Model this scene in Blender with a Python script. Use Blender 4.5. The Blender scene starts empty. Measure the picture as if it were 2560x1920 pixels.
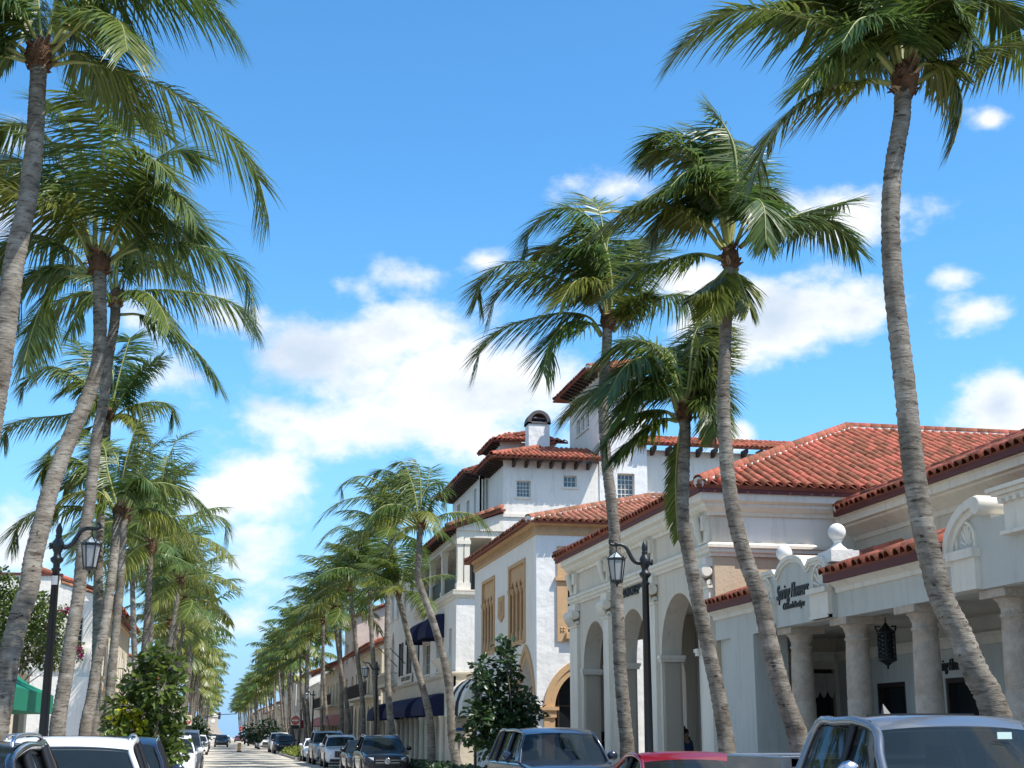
import bpy, math, random
from mathutils import Vector, Matrix, geometry, noise
random.seed(7)
SC = bpy.context.scene
COL = SC.collection
PI = math.pi
R_ = math.radians

# ------------------------------------------------------------------ camera
FPX, EYE = 3500.0, 1.7
PITCH = math.atan(876 / FPX)
YAW = math.atan(742 / math.hypot(FPX, 876))
FW = Vector((math.sin(YAW) * math.cos(PITCH), math.cos(YAW) * math.cos(PITCH), math.sin(PITCH)))
RT = Vector((math.cos(YAW), -math.sin(YAW), 0))
UP = RT.cross(FW)
CAMP = Vector((0, 0, EYE))
cd = bpy.data.cameras.new('camera'); cam = bpy.data.objects.new('camera', cd); COL.objects.link(cam)
cam.location = CAMP
cam.rotation_euler = (PI / 2 + PITCH, 0, -YAW)
cd.sensor_width = 36; cd.lens = 36 * FPX / 2560; cd.clip_start = 0.1; cd.clip_end = 6000
SC.camera = cam

# ------------------------------------------------------------------ sun and sky
SUN_EL, SUN_AZ = R_(58), R_(-38)           # azimuth from +X towards -Y
SDIR = Vector((math.cos(SUN_EL) * math.cos(SUN_AZ), math.cos(SUN_EL) * math.sin(SUN_AZ), math.sin(SUN_EL)))
sl = bpy.data.lights.new('sun', 'SUN'); sun = bpy.data.objects.new('sun', sl); COL.objects.link(sun)
sl.energy = 5.0; sl.angle = R_(0.53); sl.color = (1, .96, .90)
sun.rotation_euler = SDIR.to_track_quat('Z', 'Y').to_euler()
sun.location = (20, -20, 60)
SC.view_settings.view_transform = 'Standard'; SC.view_settings.look = 'None'
SC.view_settings.exposure = 0.34; SC.view_settings.gamma = 1; SC.view_settings.use_curve_mapping = False
SC.cycles.use_adaptive_sampling = True
SC.cycles.max_bounces = 6; SC.cycles.diffuse_bounces = 3; SC.cycles.glossy_bounces = 3
SC.cycles.transparent_max_bounces = 8; SC.cycles.transmission_bounces = 4
SC.cycles.use_denoising = True

W = bpy.data.worlds.new('World'); SC.world = W; W.use_nodes = True
def build_sky():
    nt = W.node_tree; N = nt.nodes; L = nt.links
    for n in list(N): N.remove(n)
    def nd(t, **k):
        n = N.new(t)
        for a, b in k.items(): setattr(n, a, b)
        return n
    def val(s, v):
        if hasattr(v, 'is_output'): L.new(v, s)
        else: s.default_value = v
    def M(op, a, b=0.0, c=0.0, clamp=False):
        n = nd('ShaderNodeMath', operation=op, use_clamp=clamp)
        val(n.inputs[0], a); val(n.inputs[1], b); val(n.inputs[2], c)
        return n.outputs[0]
    sky = nd('ShaderNodeTexSky', sky_type='NISHITA'); sky.sun_disc = False
    sky.sun_elevation = SUN_EL
    sky.sun_rotation = PI / 2 - SUN_AZ      # measured from +Y clockwise
    sky.air_density = 1.0; sky.dust_density = .2; sky.ozone_density = 2.0; sky.altitude = 0
    hs = nd('ShaderNodeHueSaturation'); hs.inputs['Saturation'].default_value = 1.12; hs.inputs['Value'].default_value = 1.0
    hs.inputs['Hue'].default_value = .497
    tint = nd('ShaderNodeMixRGB', blend_type='MULTIPLY'); tint.inputs[0].default_value = 1; tint.inputs[2].default_value = (.95, 1.23, 1.40, 1)
    L.new(sky.outputs[0], tint.inputs[1]); L.new(tint.outputs[0], hs.inputs['Color'])
    tc = nd('ShaderNodeTexCoord'); sx = nd('ShaderNodeSeparateXYZ'); L.new(tc.outputs['Generated'], sx.inputs[0])
    X, Y, Z = sx.outputs
    az = M('MULTIPLY', M('ARCTAN2', X, Y), 57.29578)
    el = M('MULTIPLY', M('ARCSINE', Z), 57.29578)
    def fbm(vec, scale, detail, rough, off):
        mp = nd('ShaderNodeMapping'); L.new(vec, mp.inputs[0]); mp.inputs['Location'].default_value = off
        mp.inputs['Scale'].default_value = (1, 1, 1.5)
        n = nd('ShaderNodeTexNoise'); n.inputs['Scale'].default_value = scale; n.inputs['Detail'].default_value = detail
        n.inputs['Roughness'].default_value = rough; L.new(mp.outputs[0], n.inputs['Vector'])
        return n.outputs['Fac']
    g = tc.outputs['Generated']
    n1 = fbm(g, 10.0, 9, .58, (3.1, 1.7, .4))
    n1u = fbm(g, 11.0, 5, .58, (3.1, 1.7, .4 - .05))      # the same field a little higher: self-shading of the undersides
    n2 = fbm(g, 30.0, 6, .62, (7, 2, 5))
    blobs = []
    def px(u, v):
        d = RT * (u - 1280) + UP * (960 - v) + FW * FPX; d.normalize()
        return math.degrees(math.atan2(d.x, d.y)), math.degrees(math.asin(d.z))
    # (photo x, y, half width, half height, weight): the clouds the photograph shows
    for u, v, ru, rv, w in ((790, 890, 330, 150, 1.3), (1180, 960, 340, 150, 1.2), (1010, 830, 230, 100, .9), (620, 820, 190, 100, .8), (700, 1020, 300, 90, .55), (480, 940, 240, 130, .9), (950, 1060, 260, 90, .62),
                            (1000, 690, 130, 70, .72), (1210, 650, 90, 50, .6), (1900, 790, 250, 140, 1.45), (2130, 780, 150, 85, 1.0), (2400, 790, 120, 45, .5),
                            (1560, 460, 220, 65, .8), (2080, 530, 270, 85, .85), (1750, 700, 120, 80, .7), (330, 800, 120, 90, .7), (900, 720, 100, 60, .55), (2390, 690, 65, 32, .7), (2480, 300, 60, 36, .66),
                            (2500, 1010, 120, 110, .85), (640, 1190, 120, 60, .5), (620, 1400, 110, 90, .62), (330, 1060, 220, 90, .6), (560, 1250, 160, 60, .5), (560, 1560, 90, 40, .45), (1260, 1100, 90, 60, .55),
                            (1830, 1085, 70, 40, .8), (40, 330, 110, 90, .6), (30, 1350, 150, 110, .8), (160, 1560, 150, 80, .5), (-120, 500, 180, 90, .8), (700, 1700, 200, 50, .3)):
        a, e = px(u, v); blobs.append((a, e, ru / 61.0, rv / 61.0, w))
    rnd = random.Random(5)
    for k in range(44):                                     # unseen clouds added bigger and denser than in view, to whiten the fill light
        a = 42 + k * 286 / 44 + rnd.uniform(-6, 6); e = rnd.uniform(6, 62)
        blobs.append((a, e, rnd.uniform(9, 20), rnd.uniform(4, 9), rnd.uniform(.8, 1.2)))
    acc = None
    for a, e, ra, re, w in blobs:
        if a > 180: a -= 360
        da = M('DIVIDE', M('WRAP', M('SUBTRACT', az, a), 180, -180), ra); de = M('DIVIDE', M('SUBTRACT', el, e), re)
        q = M('ADD', M('MULTIPLY', da, da), M('MULTIPLY', de, de))
        m = M('MULTIPLY', M('SUBTRACT', 1.0, M('POWER', q, .42)), w)
        acc = m if acc is None else M('MAXIMUM', acc, m)
    acc = M('MAXIMUM', acc, -.7)
    base = M('MULTIPLY', acc, .85)
    def dens(n):
        return M('ADD', base, M('MULTIPLY', M('SUBTRACT', n, .5), 2.6))
    d = M('ADD', dens(n1), M('MULTIPLY', M('SUBTRACT', n2, .5), .40))
    mr = nd('ShaderNodeMapRange', interpolation_type='SMOOTHSTEP'); L.new(d, mr.inputs[0])
    mr.inputs[1].default_value = -.06; mr.inputs[2].default_value = .55
    thick = nd('ShaderNodeMapRange', interpolation_type='SMOOTHSTEP'); L.new(M('ADD', dens(n1u), M('MULTIPLY', M('SUBTRACT', n2, .5), .3)), thick.inputs[0])
    thick.inputs[1].default_value = .22; thick.inputs[2].default_value = 1.25
    lo = nd('ShaderNodeMapRange', interpolation_type='SMOOTHSTEP'); L.new(el, lo.inputs[0]); lo.inputs[1].default_value = 16; lo.inputs[2].default_value = -3
    lowsky = nd('ShaderNodeMixRGB'); L.new(lo.outputs[0], lowsky.inputs[0]); L.new(hs.outputs[0], lowsky.inputs[1]); lowsky.inputs[2].default_value = (1.75, 3.35, 5.7, 1)
    cc = nd('ShaderNodeMixRGB'); L.new(thick.outputs[0], cc.inputs[0])
    cc.inputs[1].default_value = (6.1, 6.2, 6.35, 1); cc.inputs[2].default_value = (3.8, 4.4, 5.2, 1)
    mx = nd('ShaderNodeMixRGB'); L.new(M('MULTIPLY', mr.outputs[0], .96), mx.inputs[0]); L.new(lowsky.outputs[0], mx.inputs[1]); L.new(cc.outputs[0], mx.inputs[2])
    bg = nd('ShaderNodeBackground'); bg.inputs['Strength'].default_value = .142; L.new(mx.outputs[0], bg.inputs['Color'])
    out = nd('ShaderNodeOutputWorld'); L.new(bg.outputs[0], out.inputs[0])
build_sky()

# ------------------------------------------------------------------ back-projection of photo points onto known planes
def ray(u, v): return RT * (u - 1280) + UP * (960 - v) + FW * FPX
def onX(u, v, X): d = ray(u, v); return CAMP + d * (X / d.x)
def onY(u, v, Y): d = ray(u, v); return CAMP + d * (Y / d.y)

# ------------------------------------------------------------------ mesh helpers
ORI = {}
class MB:
    def __init__(s): s.v = []; s.f = []; s.m = []; s.sm = []
    def add(s, vs, fs, mi=0, smooth=False):
        o = len(s.v); s.v += [tuple(p) for p in vs]
        for f in fs: s.f.append([o + i for i in f]); s.m.append(mi); s.sm.append(smooth)
        return s
    def box(s, x0, x1, y0, y1, z0, z1, mi=0):
        return s.add([(x, y, z) for x in (x0, x1) for y in (y0, y1) for z in (z0, z1)],
                     [(0, 1, 3, 2), (4, 6, 7, 5), (0, 4, 5, 1), (2, 3, 7, 6), (0, 2, 6, 4), (1, 5, 7, 3)], mi)
    def mbox(s, mp, u0, u1, w0, w1, d0, d1, mi=0):
        return s.add([mp(u, w, d) for u in (u0, u1) for w in (w0, w1) for d in (d0, d1)],
                     [(0, 1, 3, 2), (4, 6, 7, 5), (0, 4, 5, 1), (2, 3, 7, 6), (0, 2, 6, 4), (1, 5, 7, 3)], mi)
    def panel(s, mp, outer, holes, d0, d1, mi=0):
        loops = [outer] + list(holes); P = [p for l in loops for p in l]; n = len(P)
        ed = []; o = 0
        for l in loops: ed += [(o + i, o + (i + 1) % len(l)) for i in range(len(l))]; o += len(l)
        cv, _, ct = geometry.delaunay_2d_cdt([Vector(q) for q in P], ed, [], 1, 1e-6)[:3]
        def inside(q, l):
            c = False
            for i in range(len(l)):
                (x1, y1), (x2, y2) = l[i], l[i - 1]
                if (y1 > q[1]) != (y2 > q[1]) and q[0] < (x2 - x1) * (q[1] - y1) / (y2 - y1) + x1: c = not c
            return c
        tri = []
        for q in ct:
            m = ((cv[q[0]].x + cv[q[1]].x + cv[q[2]].x) / 3, (cv[q[0]].y + cv[q[1]].y + cv[q[2]].y) / 3)
            if inside(m, outer) and not any(inside(m, h) for h in holes): tri.append(q)
        k = len(cv); s.add([mp(a.x, a.y, d) for d in (d0, d1) for a in cv], [tuple(q) for q in tri] + [tuple(i + k for i in reversed(q)) for q in tri], mi)
        vs = [mp(a, b, d0) for a, b in P] + [mp(a, b, d1) for a, b in P]; fs = []
        o = 0
        for l in loops:
            k = len(l)
            for i in range(k):
                a, b = o + i, o + (i + 1) % k
                fs.append((a, b, b + n, a + n))
            o += k
        return s.add(vs, fs, mi)
    def tube(s, pts, rad, n=8, mi=0, cap=True, smooth=True):
        pts = [Vector(p) for p in pts]; k = len(pts)
        if not hasattr(rad, '__len__'): rad = [rad] * k
        t = (pts[1] - pts[0]).normalized()
        a = t.cross(Vector((0, 0, 1)));
        if a.length < .05: a = t.cross(Vector((0, 1, 0)))
        a.normalize(); vs = []
        for i, p in enumerate(pts):
            t = (pts[min(i + 1, k - 1)] - pts[max(i - 1, 0)])
            if t.length < 1e-9: t = Vector((0, 0, 1))
            t.normalize()
            a = a - t * a.dot(t); a.normalize(); b = t.cross(a)
            vs += [p + (a * math.cos(2 * PI * j / n) + b * math.sin(2 * PI * j / n)) * rad[i] for j in range(n)]
        fs = [(i * n + j, i * n + (j + 1) % n, (i + 1) * n + (j + 1) % n, (i + 1) * n + j) for i in range(k - 1) for j in range(n)]
        s.add(vs, fs, mi, smooth)
        if cap: s.add(vs[:n], [tuple(reversed(range(n)))], mi); s.add(vs[-n:], [tuple(range(n))], mi)
        return s
    def lathe(s, c, prof, n=20, mi=0, smooth=True, ax=None):
        c = Vector(c); vs = []
        for r, z in prof:
            for j in range(n):
                a = 2 * PI * j / n
                q = Vector((r * math.cos(a), r * math.sin(a), z))
                vs.append(c + (ax @ q if ax else q))
        fs = [(i * n + j, i * n + (j + 1) % n, (i + 1) * n + (j + 1) % n, (i + 1) * n + j) for i in range(len(prof) - 1) for j in range(n)]
        s.add(vs, fs, mi, smooth)
        s.add(vs[:n], [tuple(reversed(range(n)))], mi); s.add(vs[-n:], [tuple(range(n))], mi)
        return s
    def sphere(s, c, r, n=20, mi=0, sz=1.0):
        k = n // 2
        return s.lathe(c, [(max(1e-4, r * math.sin(PI * i / k)), -r * sz * math.cos(PI * i / k)) for i in range(k + 1)], n, mi)
    def sweep(s, path, prof, mi=0, flip=1):
        """a moulding: profile (out, up) run along a horizontal path, mitred at the corners; out is to the right of travel"""
        P = [Vector(p) for p in path]; k = len(P); vs = []; m = len(prof)
        for i in range(k):
            def nrm(a, b): d = (b - a); d.z = 0; d.normalize(); return Vector((d.y, -d.x, 0)) * flip
            if i == 0: o = nrm(P[0], P[1])
            elif i == k - 1: o = nrm(P[-2], P[-1])
            else:
                a, b = nrm(P[i - 1], P[i]), nrm(P[i], P[i + 1]); o = (a + b); o /= max(.2, o.dot(a))
            vs += [P[i] + o * q + Vector((0, 0, w)) for q, w in prof]
        fs = [(i * m + j, i * m + (j + 1) % m, (i + 1) * m + (j + 1) % m, (i + 1) * m + j) for i in range(k - 1) for j in range(m)]
        s.add(vs, fs, mi); s.add(vs[:m], [tuple(range(m))], mi); s.add(vs[-m:], [tuple(reversed(range(m)))], mi)
        return s
    def mesh(s, name, mats, off=(0, 0, 0)):
        me = bpy.data.meshes.new(name); ox, oy, oz = off
        me.from_pydata([(x - ox, y - oy, z - oz) for x, y, z in s.v], [], s.f)
        for m in (mats if isinstance(mats, (list, tuple)) else [mats]): me.materials.append(m)
        me.polygons.foreach_set('material_index', s.m); me.polygons.foreach_set('use_smooth', s.sm)
        me.update(); return me
    def build(s, name, mats, parent=None, loc=None, **k):
        off = ORI[parent.name] if parent else Vector(loc or (0, 0, 0))
        o = link(name, s.mesh(name, mats, off), parent)
        if not parent: o.location = off
        ORI[o.name] = off
        for a, b in k.items(): o[a] = b
        return o
def link(name, me, parent=None):
    o = bpy.data.objects.new(name, me); COL.objects.link(o)
    if parent: o.parent = parent; ORI[o.name] = ORI[parent.name]
    return o
def tag(o, label, cat, group=None):
    o['label'] = label; o['category'] = cat
    if group: o['group'] = group
    return o
def thing(name, label, cat, loc=(0, 0, 0), group=None):
    o = bpy.data.objects.new(name, None); COL.objects.link(o); o.location = loc; o.empty_display_size = .3
    ORI[o.name] = Vector(loc); return tag(o, label, cat, group)
def dup(root, loc, rz=0.0, label=None, scale=None, group=None):
    def cp(o, par):
        c = o.copy(); COL.objects.link(c)
        if par: c.parent = par
        for ch in o.children: cp(ch, c)
        return c
    r = cp(root, None); r.location = loc; r.rotation_euler = (0, 0, rz)
    if scale: r.scale = scale if hasattr(scale, '__len__') else (scale,) * 3
    if label: r['label'] = label
    if group: r['group'] = group
    return r
def inst(name, me, parent, mat4):
    o = bpy.data.objects.new(name, me); COL.objects.link(o); o.parent = parent
    off = ORI[parent.name]
    o.matrix_local = Matrix.Translation(-off) @ mat4
    return o
def crom(P, n):
    P = [Vector(p) for p in P]; k = len(P); out = []
    for i in range(n):
        t = i / (n - 1) * (k - 1); j = min(int(t), k - 2); f = t - j
        a = P[j - 1] if j > 0 else P[0] * 2 - P[1]; b, c = P[j], P[j + 1]; d = P[j + 2] if j + 2 < k else P[-1] * 2 - P[-2]
        out.append(.5 * ((2 * b) + (c - a) * f + (2 * a - 5 * b + 4 * c - d) * f * f + (3 * b - a - 3 * c + d) * f ** 3))
    return out
def mpW(x0): return lambda u, w, d: (x0 + d, u, w)      # wall facing the street from its east side (faces -X); u runs along the street
def mpS(y0): return lambda u, w, d: (u, y0 + d, w)      # wall facing the camera (faces -Y)
def mpE(x0): return lambda u, w, d: (x0 - d, u, w)      # wall on the other side of the street (faces +X)
def rect(a, b, c, d): return [(a, c), (b, c), (b, d), (a, d)]
def arch(cx, r, z0, zs, n=16, pt=0.0):
    """round (pt=0) or pointed opening: jambs from z0, springing at zs"""
    L = [(cx - r, z0)]
    if pt == 0: L += [(cx - r * math.cos(PI * i / n), zs + r * math.sin(PI * i / n)) for i in range(n + 1)]
    else:
        R = r * (1 + pt); h = math.sqrt(R * R - (R - r) ** 2); a1 = math.asin(h / R)
        L += [(cx - r + R - R * math.cos(a1 * i / n), zs + R * math.sin(a1 * i / n)) for i in range(n + 1)]
        L += [(cx + r - R + R * math.cos(a1 * (n - i) / n), zs + R * math.sin(a1 * (n - i) / n)) for i in range(1, n + 1)]
    return L + [(cx + r, z0)]
def grow(loop, cx, f, g): return [(cx + (a - cx) * f, b * g) for a, b in loop]

# ------------------------------------------------------------------ materials
MATS = {}
def mat(name, col, rough=.7, bump=0.0, bs=20.0, var=0.0, vs=3.0, spec=.4, metal=0.0, coat=0.0, isl=0.0, objr=0.0, col2=None, stretch=None, trans=0.0, detail=6, thr=None, streak=0.0):
    if name in MATS: return MATS[name]
    m = bpy.data.materials.new(name); m.use_nodes = True; nt = m.node_tree; N = nt.nodes; L = nt.links
    b = N['Principled BSDF']; b.inputs['Roughness'].default_value = rough; b.inputs['Metallic'].default_value = metal
    b.inputs['Specular IOR Level'].default_value = spec; b.inputs['Coat Weight'].default_value = coat; b.inputs['Coat Roughness'].default_value = .04
    col = tuple(col) + (1,); tc = N.new('ShaderNodeTexCoord'); vec = tc.outputs['Object']
    if stretch:
        mp = N.new('ShaderNodeMapping'); mp.inputs['Scale'].default_value = stretch; L.new(vec, mp.inputs[0]); vec = mp.outputs[0]
    c = None
    if var or col2:
        n = N.new('ShaderNodeTexNoise'); n.inputs['Scale'].default_value = vs; n.inputs['Detail'].default_value = detail; n.inputs['Roughness'].default_value = .6; L.new(vec, n.inputs['Vector'])
        mr = N.new('ShaderNodeMapRange'); L.new(n.outputs['Fac'], mr.inputs[0]); lo, hi = thr or (.3, .7); mr.inputs[1].default_value = lo; mr.inputs[2].default_value = hi
        mx = N.new('ShaderNodeMixRGB'); L.new(mr.outputs[0], mx.inputs[0]); mx.inputs[1].default_value = col
        mx.inputs[2].default_value = (tuple(col2) + (1,)) if col2 else tuple(x * (1 - var) for x in col[:3]) + (1,)
        c = mx.outputs[0]
    if streak:
        mp2 = N.new('ShaderNodeMapping'); mp2.inputs['Scale'].default_value = (3.5, 3.5, .35); L.new(tc.outputs['Object'], mp2.inputs[0])
        n2 = N.new('ShaderNodeTexNoise'); n2.inputs['Scale'].default_value = 1.6; n2.inputs['Detail'].default_value = 6; n2.inputs['Roughness'].default_value = .68; L.new(mp2.outputs[0], n2.inputs['Vector'])
        mr2 = N.new('ShaderNodeMapRange'); L.new(n2.outputs['Fac'], mr2.inputs[0]); mr2.inputs[1].default_value = .5; mr2.inputs[2].default_value = .72; mr2.inputs[4].default_value = streak * 2.2
        mx2 = N.new('ShaderNodeMixRGB'); L.new(mr2.outputs[0], mx2.inputs[0]); mx2.inputs[2].default_value = (.30, .28, .24, 1)
        if c: L.new(c, mx2.inputs[1])
        else: mx2.inputs[1].default_value = col
        c = mx2.outputs[0]
    if isl or objr:
        g = N.new('ShaderNodeNewGeometry'); oi = N.new('ShaderNodeObjectInfo')
        a = N.new('ShaderNodeMath'); a.operation = 'ADD'; L.new(g.outputs['Random Per Island'], a.inputs[0]); L.new(oi.outputs['Random'], a.inputs[1])
        fr = N.new('ShaderNodeMath'); fr.operation = 'FRACT'; L.new(a.outputs[0], fr.inputs[0])
        src = fr.outputs[0] if (isl and objr) else (g.outputs['Random Per Island'] if isl else oi.outputs['Random'])
        hs = N.new('ShaderNodeHueSaturation'); amp = isl or objr
        mr = N.new('ShaderNodeMapRange'); L.new(src, mr.inputs[0]); mr.inputs[3].default_value = 1 - amp; mr.inputs[4].default_value = 1 + amp * .7
        L.new(mr.outputs[0], hs.inputs['Value'])
        m2 = N.new('ShaderNodeMapRange'); L.new(src, m2.inputs[0]); m2.inputs[3].default_value = .5 + amp * .02; m2.inputs[4].default_value = .5 - amp * .02
        L.new(m2.outputs[0], hs.inputs['Hue'])
        if c: L.new(c, hs.inputs['Color'])
        else: hs.inputs['Color'].default_value = col
        c = hs.outputs[0]
    if c: L.new(c, b.inputs['Base Color'])
    else: b.inputs['Base Color'].default_value = col
    if bump:
        n = N.new('ShaderNodeTexNoise'); n.inputs['Scale'].default_value = bs; n.inputs['Detail'].default_value = 5; L.new(vec, n.inputs['Vector'])
        bp = N.new('ShaderNodeBump'); bp.inputs['Strength'].default_value = bump; bp.inputs['Distance'].default_value = .05; L.new(n.outputs['Fac'], bp.inputs['Height']); L.new(bp.outputs[0], b.inputs['Normal'])
    if trans:
        t = N.new('ShaderNodeBsdfTranslucent'); ms = N.new('ShaderNodeMixShader'); ms.inputs[0].default_value = trans
        if c: L.new(c, t.inputs['Color'])
        else: t.inputs['Color'].default_value = col
        L.new(b.outputs[0], ms.inputs[1]); L.new(t.outputs[0], ms.inputs[2]); L.new(ms.outputs[0], N['Material Output'].inputs['Surface'])
    MATS[name] = m; return m
def glassmat(name, tint, opac, rough=.02):
    m = bpy.data.materials.new(name); m.use_nodes = True; nt = m.node_tree; N = nt.nodes; L = nt.links
    b = N['Principled BSDF']; b.inputs['Base Color'].default_value = tuple(tint) + (1,); b.inputs['Roughness'].default_value = rough; b.inputs['Specular IOR Level'].default_value = .5
    b.inputs['Coat Weight'].default_value = .2; b.inputs['Coat Roughness'].default_value = .01
    t = N.new('ShaderNodeBsdfTransparent'); t.inputs[0].default_value = tuple(.55 + .4 * x for x in tint) + (1,)
    ms = N.new('ShaderNodeMixShader'); ms.inputs[0].default_value = opac
    L.new(t.outputs[0], ms.inputs[1]); L.new(b.outputs[0], ms.inputs[2]); L.new(ms.outputs[0], N['Material Output'].inputs['Surface'])
    MATS[name] = m; return m
WHITE = mat('white stucco', (.83, .775, .69), .85, .35, 6, .05, 1.2, streak=.12)
WHITE2 = mat('rough white plaster', (.83, .81, .77), .85, .9, 2.2, .06, .8, streak=.08)
TRIM = mat('white painted trim', (.80, .73, .61), .6, .08, 30, .08, 2, streak=.14)
BLUEW = mat('pale blue grey stucco', (.575, .565, .505), .85, .2, 12, .08, 1, streak=.16)
GREYW = mat('grey white stucco', (.665, .585, .47), .85, .2, 10, .07, .9, streak=.16)
TANW = mat('tan stucco', (.60, .46, .31), .85, .2, 12, .1, 1, streak=.12)
TANT = mat('carved tan cast stone', (.60, .38, .20), .8, .25, 25, .15, 4)
CREAM = mat('cream limestone', (.66, .58, .45), .85, .3, 8, .18, 1.5)
CORAL = mat('coquina stone', (.60, .49, .38), .9, .6, 26, .32, 6)
TILE = mat('terracotta tile', (.47, .14, .07), .75, .25, 30, .35, 5, isl=.5, objr=.5)
TILEO = mat('weathered orange tile', (.48, .19, .095), .8, .3, 25, .0, 6, isl=.42, objr=.42, col2=(.26, .11, .07))
PAN = mat('tile pan', (.24, .075, .045), .85, .2, 20, .2, 4)
MORT = mat('white mortar', (.75, .72, .68), .9, .4, 18, .1, 4)
DKWOOD = mat('dark stained wood', (.035, .02, .015), .6, .2, 20)
FASC = mat('dark red fascia', (.11, .025, .022), .6)
IRON = mat('black iron', (.012, .014, .016), .38, .12, 60, spec=.5)
GLASSD = mat('dark window glass', (.015, .018, .02), .12, spec=.3)
PANE = mat('window pane', (.06, .075, .085), .06, spec=.8)
NAVY = mat('navy canvas', (.008, .012, .05), .8, .1, 80)
BLACKC = mat('black canvas', (.012, .012, .02), .8)
GREENC = mat('green canvas', (.0, .17, .095), .75, .1, 60)
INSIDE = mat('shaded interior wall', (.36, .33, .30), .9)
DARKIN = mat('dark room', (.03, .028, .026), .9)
# ------------------------------------------------------------------ the setting: ground, road, pavements
def setting(name, mb, m, kind='structure'):
    o = mb.build(name, m); o['kind'] = kind; return o
EARTH = mat('sandy ground', (.20, .19, .13), .95, .4, 3, .3, .5)
ROADM = mat('pale road surface', (.57, .52, .43), .9, .3, 40, .14, .35)
PAVE = mat('pavement concrete', (.42, .39, .35), .9, .3, 30, .15, .8)
KERB = mat('kerb concrete', (.40, .38, .35), .9, .3, 30, .2, 2)
setting('ground', MB().box(-2500, 2500, -300, 4200, -.3, -.06), EARTH)
setting('road', MB().box(-2.55, 7.6, -60, 640, -.2, 0), ROADM)
setting('pavement', MB().box(7.75, 16.6, -40, 640, -.2, .14), PAVE)
setting('pavement', MB().box(-12, -2.7, -40, 640, -.2, .14), PAVE)
setting('kerb', MB().box(7.6, 7.75, -40, 640, -.2, .15), KERB)
setting('kerb', MB().box(-2.7, -2.55, -40, 640, -.2, .15), KERB)
SEA = mat('sea water', (.02, .09, .13), .12, .3, .5)
setting('sea', MB().box(-2500, 2500, 700, 4150, -.05, -.03), SEA)

# ------------------------------------------------------------------ roofs of barrel tiles
TM = {}
def tile_mesh(m, r0, r1, L):
    k = (m.name, r0, L)
    if k in TM: return TM[k]
    b = MB(); n = 6; vs = []
    for rr in (1.0, .84):
        for y, r in ((0, r0), (L, r1)):
            vs += [(r * rr * math.cos(PI * j / n), y, r * rr * 1.05 * math.sin(PI * j / n)) for j in range(n + 1)]
    q = n + 1; fs = []
    for j in range(n):
        fs += [(j, j + 1, q + j + 1, q + j), (2 * q + j + 1, 2 * q + j, j, j + 1)[::-1]]
    b.add(vs, fs, 0, False); b.sm = [True if i % 2 == 0 else False for i in range(len(b.f))]
    TM[k] = b.mesh('tile', m); return TM[k]
def inpoly(p, poly):
    x, y = p; c = False; n = len(poly)
    for i in range(n):
        x1, y1 = poly[i]; x2, y2 = poly[i - 1]
        if (y1 > y) != (y2 > y) and x < (x2 - x1) * (y - y1) / (y2 - y1) + x1: c = not c
    return c
def tile_roof(root, p0, ex, up, poly, budget, m=None, sp=.275, course=.36, r=.118, name='roof', th=.09, seed=1):
    m = m or TILE
    p0, ex, up = Vector(p0), Vector(ex).normalized(), Vector(up).normalized(); n = ex.cross(up); rnd = random.Random(seed)
    mp = lambda a, b, d: p0 + ex * a + up * b + n * d
    roof = MB().panel(mp, poly, [], -th, 0).build(name, PAN, root)
    me = tile_mesh(m, r, r * .86, course * 1.18); spots = []
    a0, a1 = min(p[0] for p in poly), max(p[0] for p in poly); b1 = max(p[1] for p in poly)
    i = a0 + sp / 2
    while i < a1:
        j = -.05
        while j < b1 - .1:
            if inpoly((i, j + course * .55), poly):
                q = mp(i + rnd.uniform(-.014, .014), j + rnd.uniform(-.03, .03), .002 + rnd.uniform(0, .014))
                spots.append(((q - CAMP).length, q, rnd.uniform(-.045, .045)))
            j += course
        i += sp
    spots.sort(key=lambda t: t[0]); rest = MB()
    for k, (d, q, w) in enumerate(spots):
        M4 = Matrix.Translation(q) @ Matrix((ex, up, n)).transposed().to_4x4() @ Matrix.Rotation(w, 4, 'Z') @ Matrix.Rotation(.035, 4, 'X')
        if k < budget: inst('tile', me, roof, M4)
        else:
            rest.v, o = rest.v + [tuple(M4 @ v.co) for v in me.vertices] if False else rest.v, len(rest.v)
            rest.v.extend(tuple(M4 @ v.co) for v in me.vertices)
            for p in me.polygons: rest.f.append([o + x for x in p.vertices]); rest.m.append(0); rest.sm.append(p.use_smooth)
    if rest.f: rest.build('tiles', m, roof, kind='stuff')
    return roof
def ridge(roof, A, B, m=None, r=.14, L=.42, mortar=True):
    m = m or TILE; A, B = Vector(A), Vector(B); d = B - A; n = max(1, int(d.length / (L * .85))); y = d.normalized()
    x = y.cross(Vector((0, 0, 1))).normalized(); z = x.cross(y)
    me = tile_mesh(m, r, r * .9, L)
    for i in range(n):
        q = A + y * (d.length * i / n) + z * .03
        inst('ridge_tile', me, roof, Matrix.Translation(q) @ Matrix((x, y, z)).transposed().to_4x4() @ Matrix.Rotation(.04, 4, 'X'))
    if mortar: MB().tube([A - z * .02, B - z * .02], r * .98, 8).build('mortar_bed', MORT, roof)
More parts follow.
